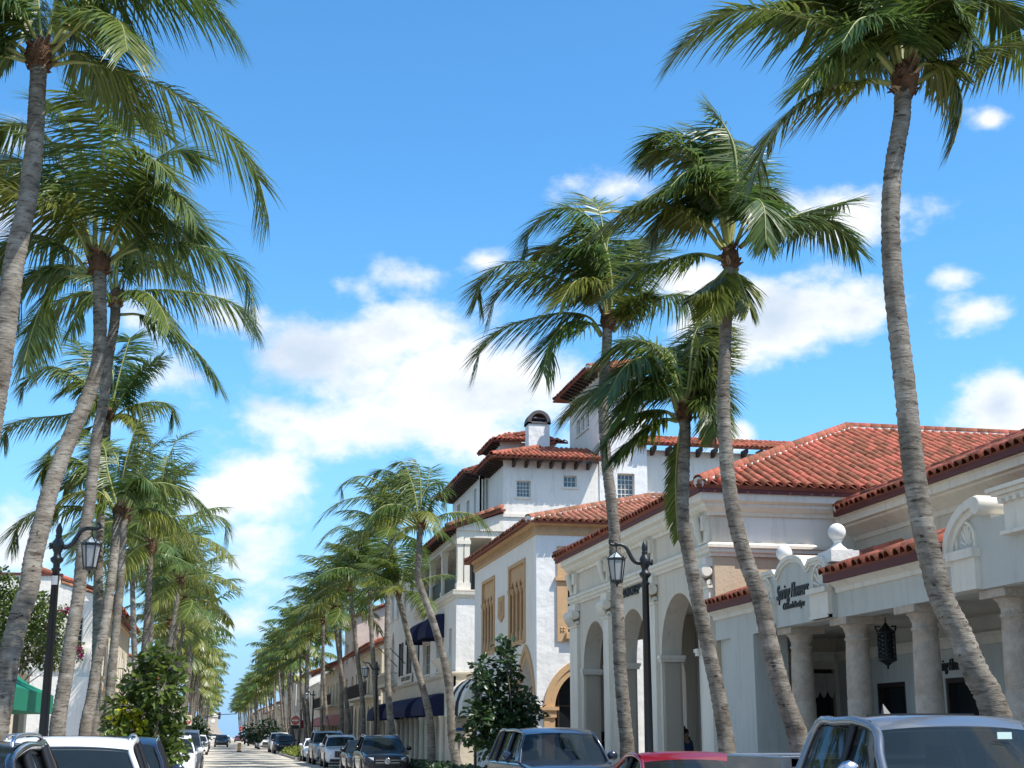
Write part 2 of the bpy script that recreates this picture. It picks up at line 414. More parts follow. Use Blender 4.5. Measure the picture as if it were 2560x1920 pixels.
def hip_front(root, X0, Y0, Y1, z, pitch, Xr, budget, sides=(60, 60), m=None, seed=1):
    """hipped roof over a block: eaves at X0 (street side) and Y0 / Y1, running back to Xr"""
    h = (Y1 - Y0) / 2; c, s = math.cos(R_(pitch)), math.sin(R_(pitch)); SL = h / c; t = math.tan(R_(pitch))
    a = tile_roof(root, (X0, Y1, z), (0, -1, 0), (c, 0, s), [(0, 0), (2 * h, 0), (h, SL)], budget, m, seed=seed)
    b = tile_roof(root, (X0, Y0, z), (1, 0, 0), (0, c, s), [(0, 0), (Xr - X0, 0), (Xr - X0, SL), (h, SL)], sides[0], m, seed=seed + 1)
    tile_roof(root, (Xr, Y1, z), (-1, 0, 0), (0, -c, s), [(0, 0), (Xr - X0, 0), (Xr - X0 - h, SL), (0, SL)], 0, m, seed=seed + 2)
    ap = Vector((X0 + h, (Y0 + Y1) / 2, z + h * t))
    ridge(b, (X0 + .05, Y0 + .05, z + .06), ap + Vector((0, 0, .06)), m); ridge(a, (X0 + .05, Y1 - .05, z + .06), ap + Vector((0, 0, .06)), m, mortar=False)
    ridge(b, ap + Vector((0, 0, .06)), (Xr, ap.y, ap.z + .06), m)
    return b
def window(root, mp, a, b, c, d, nx=2, nz=3, fm=None, gm=None, rec=.12, fw=.05, mw=.022, sep=False, sill=True, out=.0):
    """framed window with glazing bars: part window > pane(s), sill"""
    fm = fm or TRIM; gm = gm or PANE; m = MB(); d0, d1 = rec - .04, rec + .02; a += .004; b -= .004; c += .004; d -= .004
    m.mbox(mp, a, a + fw, c, d, d0, d1).mbox(mp, b - fw, b, c, d, d0, d1).mbox(mp, a + fw, b - fw, d - fw, d, d0, d1).mbox(mp, a + fw, b - fw, c, c + fw, d0, d1)
    w, h = (b - a - 2 * fw) / nx, (d - c - 2 * fw) / nz
    for i in range(1, nx): m.mbox(mp, a + fw + i * w - mw / 2, a + fw + i * w + mw / 2, c + fw, d - fw, d0 + .01, d1 - .01)
    for j in range(1, nz): m.mbox(mp, a + fw, b - fw, c + fw + j * h - mw / 2, c + fw + j * h + mw / 2, d0 + .013, d1 - .013)
    o = m.build('window', fm, root)
    if sep:
        for i in range(nx):
            for j in range(nz): MB().mbox(mp, a + fw + i * w + .004, a + fw + (i + 1) * w - .004, c + fw + j * h + .004, c + fw + (j + 1) * h - .004, d1 - .022, d1 - .016).build('pane', gm, o)
    else: MB().mbox(mp, a + fw * .6, b - fw * .6, c + fw * .6, d - fw * .6, d1 - .022, d1 - .016).build('pane', gm, o)
    if sill: MB().mbox(mp, a - .08, b + .08, c - .1, c, -.08 - out, .1).build('sill', fm, o)
    return o
def brackets(root, pts, fwd, L, h, w, m=None, name='bracket'):
    """rafter tails under an eave: pts are the wall ends, fwd points out of the wall"""
    m = m or DKWOOD; b = MB(); prof = [(0, 0), (L, 0), (L, -h * .45), (L * .75, -h * .6), (L * .3, -h), (0, -h)]
    b.panel(lambda u, v, d: (d, u, v), prof, [], -w / 2, w / 2)
    me = b.mesh(name, m); f = Vector(fwd).normalized(); x = f.cross(Vector((0, 0, 1)))
    for p in pts: inst(name, me, root, Matrix.Translation(Vector(p)) @ Matrix((x, f, Vector((0, 0, 1)))).transposed().to_4x4())
def lettering(root, s, org, xd, size, m, ext=.02, shear=0.0, bold=0.0, space=1.0, width=None, name='lettering', zd=(0, 0, 1)):
    cu = bpy.data.curves.new('lettering', 'FONT'); cu.body = s; cu.size = size; cu.extrude = ext; cu.shear = shear; cu.offset = bold; cu.space_character = space; cu.resolution_u = 3
    t = bpy.data.objects.new('lettering', cu); COL.objects.link(t); bpy.context.view_layer.update()
    me = bpy.data.meshes.new_from_object(t); bpy.data.objects.remove(t); me.materials.clear(); me.materials.append(m)
    x = Vector(xd).normalized(); y = Vector(zd).normalized(); z = x.cross(y); k = 1.0
    xs = [v.co.x for v in me.vertices]
    if width and xs: k = width / (max(xs) - min(xs))
    M4 = Matrix.Translation(Vector(org)) @ Matrix((x, y, z)).transposed().to_4x4() @ Matrix.Diagonal((k, 1, 1, 1))
    me.transform(M4)
    off = ORI[root.name]; me.transform(Matrix.Translation(-off))
    return link(name, me, root)

# ------------------------------------------------------------------ the boutique with the column arcade (nearest, on the sunny end)
B1 = thing('boutique_building', 'pale blue grey boutique with stone column arcade and two white ball finials', 'building', (11.5, 20, 0))
mw = mpW(11.5)
m = MB().box(11.5, 11.95, 6, 31.97, 3.85, 4.36).box(11.5, 12.3, 29.55, 31.0, .14, 3.85).box(11.62, 12.3, 31.0, 31.97, .14, 3.85)
m.build('beam', BLUEW, B1)
CORN = [(0, 0), (.05, .02), (.05, .1), (.12, .16), (.2, .22), (.2, .3), (0, .3)]
for a, b in ((31.97, 28.87), (25.08, 20.62)):
    MB().sweep([(11.498, a, 4.3), (11.498, b, 4.3)], CORN).build('cornice', TRIM, B1)
def column(y, x=11.85):
    k = MB().lathe((x, y, 0), [(.25, .14), (.25, .9), (.246, 1.6), (.242, 2.33), (.232, 2.34), (.232, 2.36), (.241, 2.37), (.225, 3.1), (.21, 3.42), (.235, 3.43), (.235, 3.47), (.21, 3.48), (.21, 3.56)], 28)
    o = k.build('column', CORAL, B1)
    MB().lathe((x, y, 0), [(.212, 3.56), (.225, 3.58), (.25, 3.66), (.30, 3.70), (.30, 3.72)], 28).box(x - .37, x + .37, y - .37, y + .37, 3.72, 3.849).build('capital', CORAL, o)
for y in (27.75, 25.1, 22.42, 19.55, 16.6, 13.6): column(y)
def lean(y0, y1, budget, seed):
    ang = math.atan2(1.28, 4.0); c, s = math.cos(ang), math.sin(ang)
    r = tile_roof(B1, (11.2, y1, 4.66), (0, -1, 0), (c, 0, s), rect(0, y1 - y0, 0, 4.1), budget, seed=seed)
    MB().box(11.21, 11.3, y0, y1, 4.5, 4.63).build('fascia', FASC, r)
    return r
lean(28.87, 31.95, 20, 3); lean(20.62, 25.08, 135, 4); lean(8, 16.8, 0, 5)
def parapet(cy, k=1.0, top=0.0, sign=False):
    """curved parapet panel with two shouldered piers and an arched middle"""
    h = 1.87 * k; q = lambda a: cy + a * k
    pts = [(q(1.87), 4.45)] + [(q(1.87 - .42 * (1 - math.cos(PI / 2 * i / 6))), 4.45 + (.6 + top) * math.sin(PI / 2 * i / 6)) for i in range(1, 7)]
    pts += [(q(.95), 5.05 + top), (q(.86), 4.97 + top), (q(.78), 4.93 + top)]
    pts += [(q(.72 * math.cos(PI * i / 12)), 4.93 + top + .30 * math.sin(PI * i / 12)) for i in range(1, 12)]
    pts += [(2 * cy - a, b) for a, b in reversed(pts[:10])]
    mp = mpW(11.5)
    MB().panel(mp, [(q(1.87), 3.86)] + pts + [(q(-1.87), 3.86)], [], -.09, .35).build('parapet_panel', BLUEW, B1)
    cop = MB(); n = len(pts)
    for (d0, d1, wd, lift) in ((-.16, .42, .05, .03), (-.13, .1, .11, 0), ):
        vs = []
        for i, (a, b) in enumerate(pts):
            t = Vector((pts[min(i + 1, n - 1)][0] - pts[max(i - 1, 0)][0], pts[min(i + 1, n - 1)][1] - pts[max(i - 1, 0)][1])); t.normalize(); nx, nz = t.y, -t.x
            nx, nz = (nx, nz) if nz > 0 or (abs(nz) < .01 and (a - cy) * nx > 0) else (-nx, -nz)
            for e, d in ((lift, d0), (lift, d1), (-wd, d1), (-wd, d0)): vs.append(mp(a + nx * e, b + nz * e, d))
        cop.add(vs, [(i * 4 + j, i * 4 + (j + 1) % 4, i * 4 + 4 + (j + 1) % 4, i * 4 + 4 + j) for i in range(n - 1) for j in range(4)])
        cop.add(vs[:4], [(0, 1, 2, 3)]).add(vs[-4:], [(0, 1, 2, 3)])
    cop.build('coping', TRIM, B1)
    for s in (1, -1):
        a, b = q(s * 1.84), q(s * .98)
        if a > b: a, b = b, a
        pl = MB().panel(mp, [(a, 3.87), (b, 3.87), (b, 4.36), (a, 4.36)], [], -.17, -.09).mbox(mp, a - .03, b + .03, 4.36, 4.46, -.24, -.09).mbox(mp, a, b, 3.87, 3.93, -.2, -.09)
        o = pl.build('pier_bracket', TRIM, B1)
        sh = MB(); c = ((a + b) / 2, 4.5)
        for i in range(7):
            an = PI * (i + .5) / 7; r0, r1 = .05, .3 * k
            p0, p1 = (c[0] + r0 * math.cos(an), c[1] + r0 * math.sin(an)), (c[0] + r1 * math.cos(an), c[1] + r1 * 1.3 * math.sin(an))
            sh.tube([mp(p0[0], p0[1], -.1), mp(p1[0], p1[1], -.1)], [.015, .045], 6)
        sh.panel(mp, arch(c[0], .36 * k, 4.46, 4.6), [arch(c[0], .31 * k, 4.461, 4.6)], -.14, -.09).build('shell_ornament', TRIM, B1)
    return q
q = parapet(27.0)
for y, z0 in ((28.02, 5.05), (25.35, 5.02)):
    f = thing('ball_finial', 'white ball finial on the sign parapet, ' + ('left of the lettering' if y > 27 else 'on a square pedestal beside roof tiles'), 'finial', (11.68, y, z0), 'ball finials on the boutique parapet')
    FM = mat('white finial stone', (.78, .77, .73), .75, .3, 12, .12, 4)
    pz = z0 + (0 if y > 27 else .12)
    p = MB()
    if y < 27: p.box(11.4, 11.98, y - .3, y + .3, z0 - .1, z0 + .12)
    p.box(11.46, 11.9, y - .2, y + .2, pz, pz + .03).lathe((11.68, y, pz), [(.2, .03), (.17, .06), (.1, .12), (.07, .17), (.08, .2), (.1, .22), (.09, .24)], 20).build('pedestal', FM, f)
    MB().sphere((11.68, y, pz + .385), .172, 28).build('ball', FM, f)
lettering(B1, 'Spring Flowers', (11.395, 27.86, 4.42), (0, -1, 0), .42, IRON, .012, .38, .004, .95, 1.66)
lettering(B1, "Children's Boutique", (11.395, 27.55, 4.2), (0, -1, 0), .19, IRON, .012, .35, .002, .95, 1.1)
# the taller scrolled pediment at the right edge
mp = mpW(11.5)
pts = [(20.62 - 1.15 * (1 - math.cos(PI / 2 * i / 10)), 4.42 + .82 * math.sin(PI / 2 * i / 10)) for i in range(11)]
MB().panel(mp, [(20.62, 3.86)] + pts + [(19.32, 5.24), (19.3, 4.9), (15, 4.9), (15, 3.86)], [], -.08, .5).build('parapet_panel', BLUEW, B1)
cop = MB()
for e0, e1, d0 in ((.04, -.1, -.2), (-.1, -.2, -.14)):
    vs = []
    for i, (a, b) in enumerate(pts):
        t = i / 10 * PI / 2; nx, nz = math.cos(t), math.sin(t)
        for e, d in ((e0, d0), (e0, .55), (e1, .55), (e1, d0)): vs.append(mp(a + nx * e, b + nz * e, d))
    cop.add(vs, [(i * 4 + j, i * 4 + (j + 1) % 4, i * 4 + 4 + (j + 1) % 4, i * 4 + 4 + j) for i in range(10) for j in range(4)]).add(vs[:4], [(0, 1, 2, 3)]).add(vs[-4:], [(0, 1, 2, 3)])
cop.lathe((11.2, 19.38, 5.1), [(.13, 0), (.15, .02), (.15, 1.35), (.13, 1.37)], 24, ax=Matrix(((0, 0, 1), (1, 0, 0), (0, 1, 0)))).build('scroll', TRIM, B1)
MB().box(11.33, 11.5, 19.72, 20.45, 3.87, 4.36).box(11.27, 11.5, 19.68, 20.5, 4.36, 4.5).build('pier_bracket', TRIM, B1)
sh = MB()
for i in range(6):
    an = PI * (i + .5) / 6; sh.tube([mp(20.02 + .04 * math.cos(an), 4.56 + .04 * math.sin(an), -.085), mp(20.02 + .17 * math.cos(an), 4.56 + .34 * math.sin(an), -.085)], [.012, .03], 6)
sh.panel(mp, arch(20.05, .30, 4.5, 4.66), [arch(20.05, .25, 4.501, 4.66)], -.12, -.08).build('shell_ornament', TRIM, B1)
ped = MB().box(11.3, 11.9, 15, 18.72, 4.62, 5.08)
for z, e in ((4.56, .06), (5.08, .06), (5.14, .12), (5.2, .18)): ped.box(11.3 - e, 11.9, 15, 18.72 + e, z, z + .058)
for i in range(14): ped.box(11.2, 11.3, 18.6 - i * .2, 18.7 - i * .2, 5.02, 5.08)
ped.build('pedestal_block', TRIM, B1)
# upper storey set back, with its own tiled roof
MB().box(15.2, 15.6, 6, 31.97, 3.9, 6.9).build('upper_wall', GREYW, B1)
MB().sweep([(15.198, 31.97, 6.3), (15.198, 6, 6.3)], [(0, 0), (.03, 0), (.04, .05), (.06, .1), (.2, .2), (.38, .3), (.4, .34), (.5, .36), (.5, .52), (.55, .54), (.55, .6), (0, .6)]).build('cornice', TRIM, B1)
c, s = math.cos(R_(22)), math.sin(R_(22))
ur = tile_roof(B1, (14.55, 31.75, 7.0), (0, -1, 0), (c, 0, s), [(0, 0), (25, 0), (25, 6), (6.2, 6)], 125, seed=9)
tile_roof(B1, (14.55, 31.75, 7.0), (1, 0, 0), (0, -c, s), [(0, 0), (.01, 0), (.02, .02)], 0, seed=9, name='roof') if False else None
ridge(ur, (14.6, 31.7, 7.06), (14.55 + 6 * c, 31.75 - 6.2, 7.0 + 6 * s), r=.13)
MB().box(14.56, 14.64, 6, 31.74, 6.86, 6.99).build('fascia', FASC, ur)
# under the arcade: ceiling, back wall, shop windows and doors
MB().box(11.95, 14.6, 6, 31.97, 3.92, 4.02).build('ceiling', GREYW, B1)
mb = mpW(14.4)
def bx(u, v): p = onX(u, v, 14.4); return p.y, p.z
d1 = (bx(2190, 1700)[0], bx(2262, 1700)[0]); d2 = (bx(2362, 1700)[0], bx(2450, 1700)[0]); w3 = (bx(2512, 1700)[0], bx(2512, 1700)[0] - 2.2)
holes = [rect(b, a, c, d) for (a, b), c, d in ((d1, .2, 2.8), (d2, .2, 2.8), (w3, .7, 2.85))]
MB().panel(mb, rect(6, 31.96, .14, 3.92), holes, 0, .3).build('back_wall', BLUEW, B1)
MB().sweep([(14.398, 31.59, 3.36), (14.398, 6, 3.36)], [(0, 0), (.05, .02), (.06, .16), (.1, .2), (.1, .24), (0, .24)]).build('string_course', TRIM, B1)
me_ = mpS(31.6); e0, e1 = onY(1994, 1700, 31.6).x, onY(2088, 1700, 31.6).x
MB().panel(me_, rect(12.31, 14.398, .14, 3.92), [rect(12.62, 13.05, .2, 2.5), rect(e0, min(e1, 14.33), .9, 3.2)], 0, .3).build('end_wall', GREYW, B1)
MB().sweep([(12.31, 31.598, 3.36), (14.29, 31.598, 3.36)], [(0, 0), (.05, .02), (.06, .16), (.1, .2), (.1, .24), (0, .24)]).build('string_course', TRIM, B1)
MB().mbox(me_, 12.625, 13.045, .2, 2.495, .12, .16).build('door', DKWOOD, B1)
for mq, (a, b), c, d, nx in ((me_, (min(e1, 14.33), e0), .9, 3.2, 1), (mb, w3, .7, 2.85, 1)):
    window(B1, mq, b, a, c, d, nx, 1, DKWOOD, GLASSD, .2, .06)
    val = MB()
    n = 5
    for i in range(n):
        y0 = b + (a - b) * i / n; w_ = (a - b) / n
        pr = [(y0, d - .1), (y0 + w_, d - .1)] + [(y0 + w_ * (1 - k / 8), d - .5 - .16 * math.sin(PI * k / 8)) for k in range(9)]
        val.panel(mq, pr, [], .02 + .02 * (i % 2), .05 + .02 * (i % 2))
    val.build('window_valance', mat('gathered cream valance', (.55, .5, .42), .9, .4, 30, .2, 6), B1)
for (a, b), d in ((d1, 2.8), (d2, 2.8)):
    fr = MB().mbox(mb, b + .004, b + .09, .2, d - .004, .02, .16).mbox(mb, a - .09, a - .004, .2, d - .004, .02, .16).mbox(mb, b + .09, a - .09, d - .1, d - .004, .02, .16).build('door', DKWOOD, B1)
    MB().mbox(mb, b + .09, a - .09, .2, d - .1, .14, .15).build('dark_panel', GLASSD, fr)
    MB().mbox(mb, b + .15, b + .18, 1.0, 1.35, -.02, .04).build('handle', mat('brass', (.5, .35, .12), .3, metal=1), fr)
p = bx(2341, 1690)
lettering(B1, 'Spring Flowers', (14.38, p[0], 2.95), (0, -1, 0), .32, IRON, .012, .38, .004, .95, 1.25)
# iron lantern hanging in the arcade
p = onX(2216, 1600, 12.7)
LN = thing('hanging_lantern', 'black wrought iron lantern hanging between two stone columns of the boutique arcade', 'lantern', (p.x, p.y, p.z - .45))
x, y, z = p.x, p.y, p.z - .4
ir = MB()
for zz in (z, z + .52): ir.lathe((x, y, zz), [(.18, 0), (.2, .01), (.2, .05), (.18, .06)], 6)
for i in range(6):
    a = PI / 3 * i; ir.tube([(x + .18 * math.cos(a), y + .18 * math.sin(a), z), (x + .18 * math.cos(a), y + .18 * math.sin(a), z + .56)], .014, 5)
    a2 = a + PI / 3
    for k in range(6):
        z_ = z + .05 + k * .082
        c1, c2 = Vector((x + .18 * math.cos(a), y + .18 * math.sin(a), z_)), Vector((x + .18 * math.cos(a2), y + .18 * math.sin(a2), z_ + .08))
        ir.tube([c1, (c1 + c2) / 2 + Vector((0, 0, .02)), c2], .009, 4); ir.tube([c1 + Vector((0, 0, .08)), c2 - Vector((0, 0, .08))], .009, 4)
    ir.tube([(x + .2 * math.cos(a), y + .2 * math.sin(a), z + .58), (x + .23 * math.cos(a), y + .23 * math.sin(a), z + .66), (x + .12 * math.cos(a), y + .12 * math.sin(a), z + .66)], .012, 5)
ir.lathe((x, y, z - .16), [(.005, 0), (.03, .03), (.02, .06), (.1, .12), (.18, .16)], 6)
ir.build('cage', IRON, LN)
MB().lathe((x, y, z + .02), [(.15, 0), (.15, .5)], 6).build('glass', mat('smoky lantern glass', (.03, .035, .035), .15), LN)
MB().tube([(x, y, z + .57), (x, y, 3.92)], .012, 5).lathe((x, y, z + .57), [(.17, 0), (.05, .12), (.02, .16)], 6).build('hanger', IRON, LN)

# ------------------------------------------------------------------ the gallery: three arches on the street, tan side wall, hipped tile roof
B2 = thing('gallery_building', 'white gallery with three tall street arches, tan side wall and large terracotta hip roof', 'building', (11.5, 39, 0))
AR = ((43.05, 1.42), (38.9, 1.45), (34.7, 1.5))
MB().panel(mw, rect(32, 46, 0, 7.2), [arch(c, r, .16, 3.73, 20) for c, r in AR], 0, .55).build('front_wall', GREYW, B2)
dim = mat('tan reveal stucco', (.52, .44, .34), .9, .2, 12, .1, 1)
for c, r in AR:
    for s in (1, -1):
        a, b = sorted((c + s * (r - .035), c + s * (r + .005)))
        MB().box(11.56, 11.99, a, b, .14, 3.55).build('pier_lining', dim, B2)
        a, b = sorted((c + s * (r - .12), c + s * (r + .12)))
        MB().box(11.44, 12.1, a, b, 3.56, 3.64).box(11.41, 12.13, a - .02, b + .02, 3.64, 3.73).build('impost', TRIM, B2)
MB().box(12.06, 12.6, 32.3, 45.15, 5.4, 5.55).box(12.6, 15.5, 32.3, 45.2, 5.55, 5.65).build('loggia_ceiling', GREYW, B2)
MB().panel(mpS(45.15), rect(12.051, 16.2, 0, 5.6), [arch(13.95, 1.2, .16, 3.6, 16)], 0, .8).build('end_wall', GREYW, B2)
bw = mpW(15.5); bh = [rect(34.2, 36.4, .2, 3.0), rect(38, 40.4, .5, 3.1), rect(42, 44.2, .5, 3.1)]
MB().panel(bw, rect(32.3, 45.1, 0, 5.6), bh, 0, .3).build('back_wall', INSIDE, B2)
CURT = mat('cream curtain', (.62, .56, .46), .9, .3, 12, .25, 8, stretch=(1, 12, .3))
for h in bh:
    a, b, c, d = h[0][0], h[1][0], h[0][1], h[2][1]
    window(B2, bw, a, b, c, d, 1, 1, DKWOOD, GLASSD, .22, .08)
    dr = MB()
    for k in range(10): dr.tube([bw(a + .12 + k * .05, c + .05, .1), bw(a + .12 + k * .05, d - .5, .1)], .035, 6)
    dr.build('curtain', CURT, B2)
    val = MB()
    for i in range(5):
        y0 = a + (b - a) * i / 5; w_ = (b - a) / 5
        val.panel(bw, [(y0, d - .02), (y0 + w_, d - .02)] + [(y0 + w_ * (1 - k / 8), d - .38 - .14 * math.sin(PI * k / 8)) for k in range(9)], [], .02 + .02 * (i % 2), .05 + .02 * (i % 2))
    val.build('window_valance', MATS['gathered cream valance'], B2)
MB().panel(mpS(32), rect(12.052, 30, 0, 5.9), [], 0, .3).build('side_wall', TANW, B2)
MB().box(11.53, 12.05, 31.975, 31.998, 0, 5.9).build('corner_strip', TANW, B2)
MB().box(12.052, 30, 31.985, 32.3, 5.9, 7.2).build('upper_side_wall', WHITE, B2)
MB().box(16.21, 30, 45.7, 46, 0, 7.2).build('north_wall', WHITE, B2)
PATH = [(11.498, 46.0, 0), (11.498, 31.98, 0), (30, 31.98, 0)]
lift = lambda z: [(a, b, z) for a, b, _ in PATH]
MB().sweep(lift(5.86), [(0, 0), (.05, 0), (.06, .06), (.12, .1), (.12, .17), (.17, .2), (.17, .27), (.06, .33), (0, .33)]).build('string_course', TRIM, B2)
MB().sweep(lift(6.85), [(0, 0), (.06, 0), (.08, .08), (.16, .12), (.24, .2), (.24, .26), (.36, .32), (.38, .5), (0, .52)]).build('cornice', TRIM, B2)
for y, w_ in ((45.4, 1.0), (41.38, .62), (36.75, .66), (32.42, .74)):
    a, b = y - w_ / 2, y + w_ / 2
    o = MB().box(11.4, 11.5, a, b, .14, 5.2).build('pilaster', TRIM, B2)
    cp = MB().box(11.36, 11.5, a - .04, b + .04, 5.1, 5.17).box(11.34, 11.5, a - .02, b + .02, 5.62, 5.85)
    cp.lathe((11.34, a - .06, 5.5), [(.12, 0), (.15, .02), (.15, w_ + .1), (.12, w_ + .12)], 16, ax=Matrix(((1, 0, 0), (0, 0, 1), (0, -1, 0))))
    cp.lathe((11.42, a, 5.24), [(.07, 0), (.07, w_)], 12, ax=Matrix(((1, 0, 0), (0, 0, 1), (0, -1, 0))))
    for k in range(5): cp.tube([(11.33, a + w_ * (k + .5) / 5, 5.2), (11.24, a + w_ * (k + .5) / 5, 5.36), (11.2, a + w_ * (k + .5) / 5, 5.5)], [.03, .045, .03], 6)
    cp.build('capital', TRIM, o)
    MB().box(11.4, 11.5, a + .05, b - .05, 6.19, 6.85).box(11.33, 11.5, a + .1, b - .1, 6.5, 6.85).tube([(11.36, y, 6.25), (11.3, y, 6.45), (11.26, y, 6.7), (11.22, y, 6.86)], [.06, .09, .1, .1], 8).build('console', TRIM, B2)
rf = hip_front(B2, 11.0, 31.5, 46.5, 7.52, 23.3, 30, 45, (205, 0), seed=20)
MB().sweep([(11.05, 46.5, 7.34), (11.05, 31.55, 7.34), (30, 31.55, 7.34)], [(-.1, 0), (0, 0), (0, .14), (-.1, .14)]).build('fascia', FASC, rf)
g0, g1 = onX(1553, 1487, 11.47), onX(1608, 1466, 11.47)
lettering(B2, 'RDON GALLERIES', (11.47, g0.y, (g0.z + g1.z) / 2 - .12), (0, -1, 0), .36, IRON, .02, 0, .006, 1.05, g0.y - g1.y)
# ------------------------------------------------------------------ the white building with tan gothic windows
B3 = thing('plaster_building', 'rough white plaster building with tan gothic windows, pointed street door and tan frieze', 'building', (11.5, 58, 0))
wins = ((59.6, 62.45, 5.15, 8.32), (53.35, 56.45, 5.2, 8.32))
door = arch(53.2, 1.22, .2, 2.75, 12, .55); dor2 = arch(53.2, 1.62, .15, 2.75, 12, .5)
MB().panel(mw, rect(51.851, 64.5, 0, 9.15), [rect(*w) for w in wins] + [door], 0, .45).build('street_wall', WHITE, B3)
sa = arch(13.02, .84, .2, 2.62, 12, .75); sa2 = arch(13.02, 1.26, .15, 2.62, 12, .5)
MB().panel(mpS(51.4), rect(11.5, 24, 0, 9.15), [sa, rect(12.7, 14.4, 5.4, 7.9)], 0, .45).build('side_wall', WHITE2, B3)
MB().box(12, 24, 64.1, 64.5, 0, 9.15).build('north_wall', WHITE, B3)
for a, b, c, d in wins:
    n = 4; w = (b - a) / n
    H = [arch(a + w * (i + .5), w * .39, c + .25, c + 2.0, 8, .9) for i in range(n)]
    t = MB().panel(mw, rect(a + .002, b - .002, c + .002, d - .002), H, .05, .11)
    t.mbox(mw, a - .06, a + .09, c - .05, d + .05, -.05, .06).mbox(mw, b - .09, b + .06, c - .05, d + .05, -.05, .06).mbox(mw, a + .09, b - .09, d - .09, d + .05, -.05, .06).mbox(mw, a + .09, b - .09, c - .1, c + .06, -.07, .06)
    o = t.build('gothic_window', TANT, B3)
    for i in range(n + 1):
        y = a + w * i; y = min(max(y, a + .12), b - .12)
        MB().lathe((11.5, y, 0), [(.09, c + .06), (.09, c + .4), (.06, c + .45), (.055, c + 1.9), (.08, c + 1.95), (.12, c + 2.12), (.12, c + 2.18)], 10).build('colonnette', TANT, o)
    MB().mbox(mw, a + .01, b - .01, c + .01, d - .01, .3, .34).build('pane', GLASSD, o)
MB().panel(mw, [(57.45, 6.45), (58.0, 6.25), (58.6, 6.45), (58.6, 7.3), (57.45, 7.3)], [], -.07, 0).mbox(mw, 57.65, 58.4, 6.55, 7.15, -.1, -.07).lathe((11.4, 58.02, 6.85), [(.05, -.04), (.2, -.02), (.22, .02)], 12, ax=Matrix(((0, 0, -1), (0, 1, 0), (1, 0, 0)))).build('carved_plaque', TANT, B3)
for L2, L1, mp_, nm in ((dor2, door, mw, 'pointed_doorway'), (sa2, sa, mpS(51.4), 'arched_doorway')):
    cx = 53.2 if mp_ is mw else 13.02
    mid = [(cx + (p[0] - cx) * .5 + (q_[0] - cx) * .5, (p[1] + q_[1]) / 2) for p, q_ in zip(L2, L1)]
    o = MB().panel(mp_, L2, [[(p[0], p[1] + .001) for p in mid]], -.07, 0).panel(mp_, [(p[0], p[1] + .002) for p in mid], [[(p[0], p[1] + .003) for p in L1]], -.02, .25).build(nm, TANT, B3)
    MB().mbox(mp_, cx - (1.6 if mp_ is mw else 1.02), cx + 1.6, .1, 4.4, .5, .52).build('dark_panel', GLASSD, o)  # in the pointed street arch this dark sheet stands for the open doorway's shade
    f = MB()
    for k in (-.6, 0, .6): f.mbox(mp_, cx + k - .03, cx + k + .03, .2, 3.9, .44, .5)
    for z in (1.6, 2.7): f.mbox(mp_, cx - 1.0, cx + 1.0, z, z + .06, .445, .495)
    f.build('glazing_frame', DKWOOD, o)
    for s in (-1, 1):
        a, b = sorted((cx + s * .8, cx + s * 1.32))
        if mp_ is not mw: MB().mbox(mp_, a, b, 2.3, 2.56, -.12, .2).mbox(mp_, a - .08, b + .08, 2.56, 2.68, -.18, .2).mbox(mp_, a + .05, b - .05, .1, 2.3, -.05, .2).build('capital', TANT, o)
ms = mpS(51.4)
o = MB().mbox(ms, 12.28, 12.69, 5.05, 7.3, -.08, .2).mbox(ms, 12.2, 12.75, 7.3, 7.42, -.16, .2).mbox(ms, 12.3, 12.7, 7.42, 8.6, -.06, .2).mbox(ms, 12.6, 14.6, 5.15, 5.38, -.2, .2).mbox(ms, 14.4, 14.8, 5.05, 8.6, -.08, .2).mbox(ms, 12.7, 14.4, 8.3, 8.6, -.06, .2).panel(ms, rect(12.7, 14.4, 7.3, 8.3), [arch(13.55, .72, 7.32, 7.33, 12)], -.05, .2).build('side_window', TANT, B3)
MB().mbox(ms, 12.69, 14.4, 5.3, 8.3, .22, .24).build('pane', GLASSD, o)
ro = MB()
for i in range(4):
    an = PI / 4 + PI / 2 * i; ro.sphere(ms(12.485 + .07 * math.cos(an), 5.5 + .07 * math.sin(an), -.08), .045, 8)
ro.build('quatrefoil', TANT, o)
MB().sweep([(11.498, 64.5, 9.02), (11.498, 51.398, 9.02), (24, 51.398, 9.02)], [(0, 0), (.05, 0), (.07, .06), (.07, .34), (.16, .4), (.2, .46), (0, .46)]).build('frieze', TANT, B3)
fz = MB()
for i in range(38): fz.box(11.40, 11.428, 51.6 + i * .34, 51.76 + i * .34, 9.09, 9.36)
fz.build('frieze_relief', TANT, B3, kind='stuff')
for i in range(16):
    x = 11.75 + i * .62; b = MB()
    if i % 2 == 0: b.lathe((x, 51.32, 9.22), [(.13, -.01), (.13, .02), (.09, .025), (.04, .01)], 10, ax=Matrix(((1, 0, 0), (0, 0, -1), (0, 1, 0))))
    else: b.mbox(mpS(51.32), x - .12, x + .12, 9.2, 9.24, -.02, .02).mbox(mpS(51.32), x - .02, x + .02, 9.1, 9.34, -.025, .02)
    b.build('rosette', TANT, B3)
rf = hip_front(B3, 11.05, 50.95, 64.95, 9.5, 17.4, 24, 60, (175, 0), TILEO, seed=40)
sg = MB().box(11.1, 11.5, 50.2, 51.38, 6.55, 6.6)

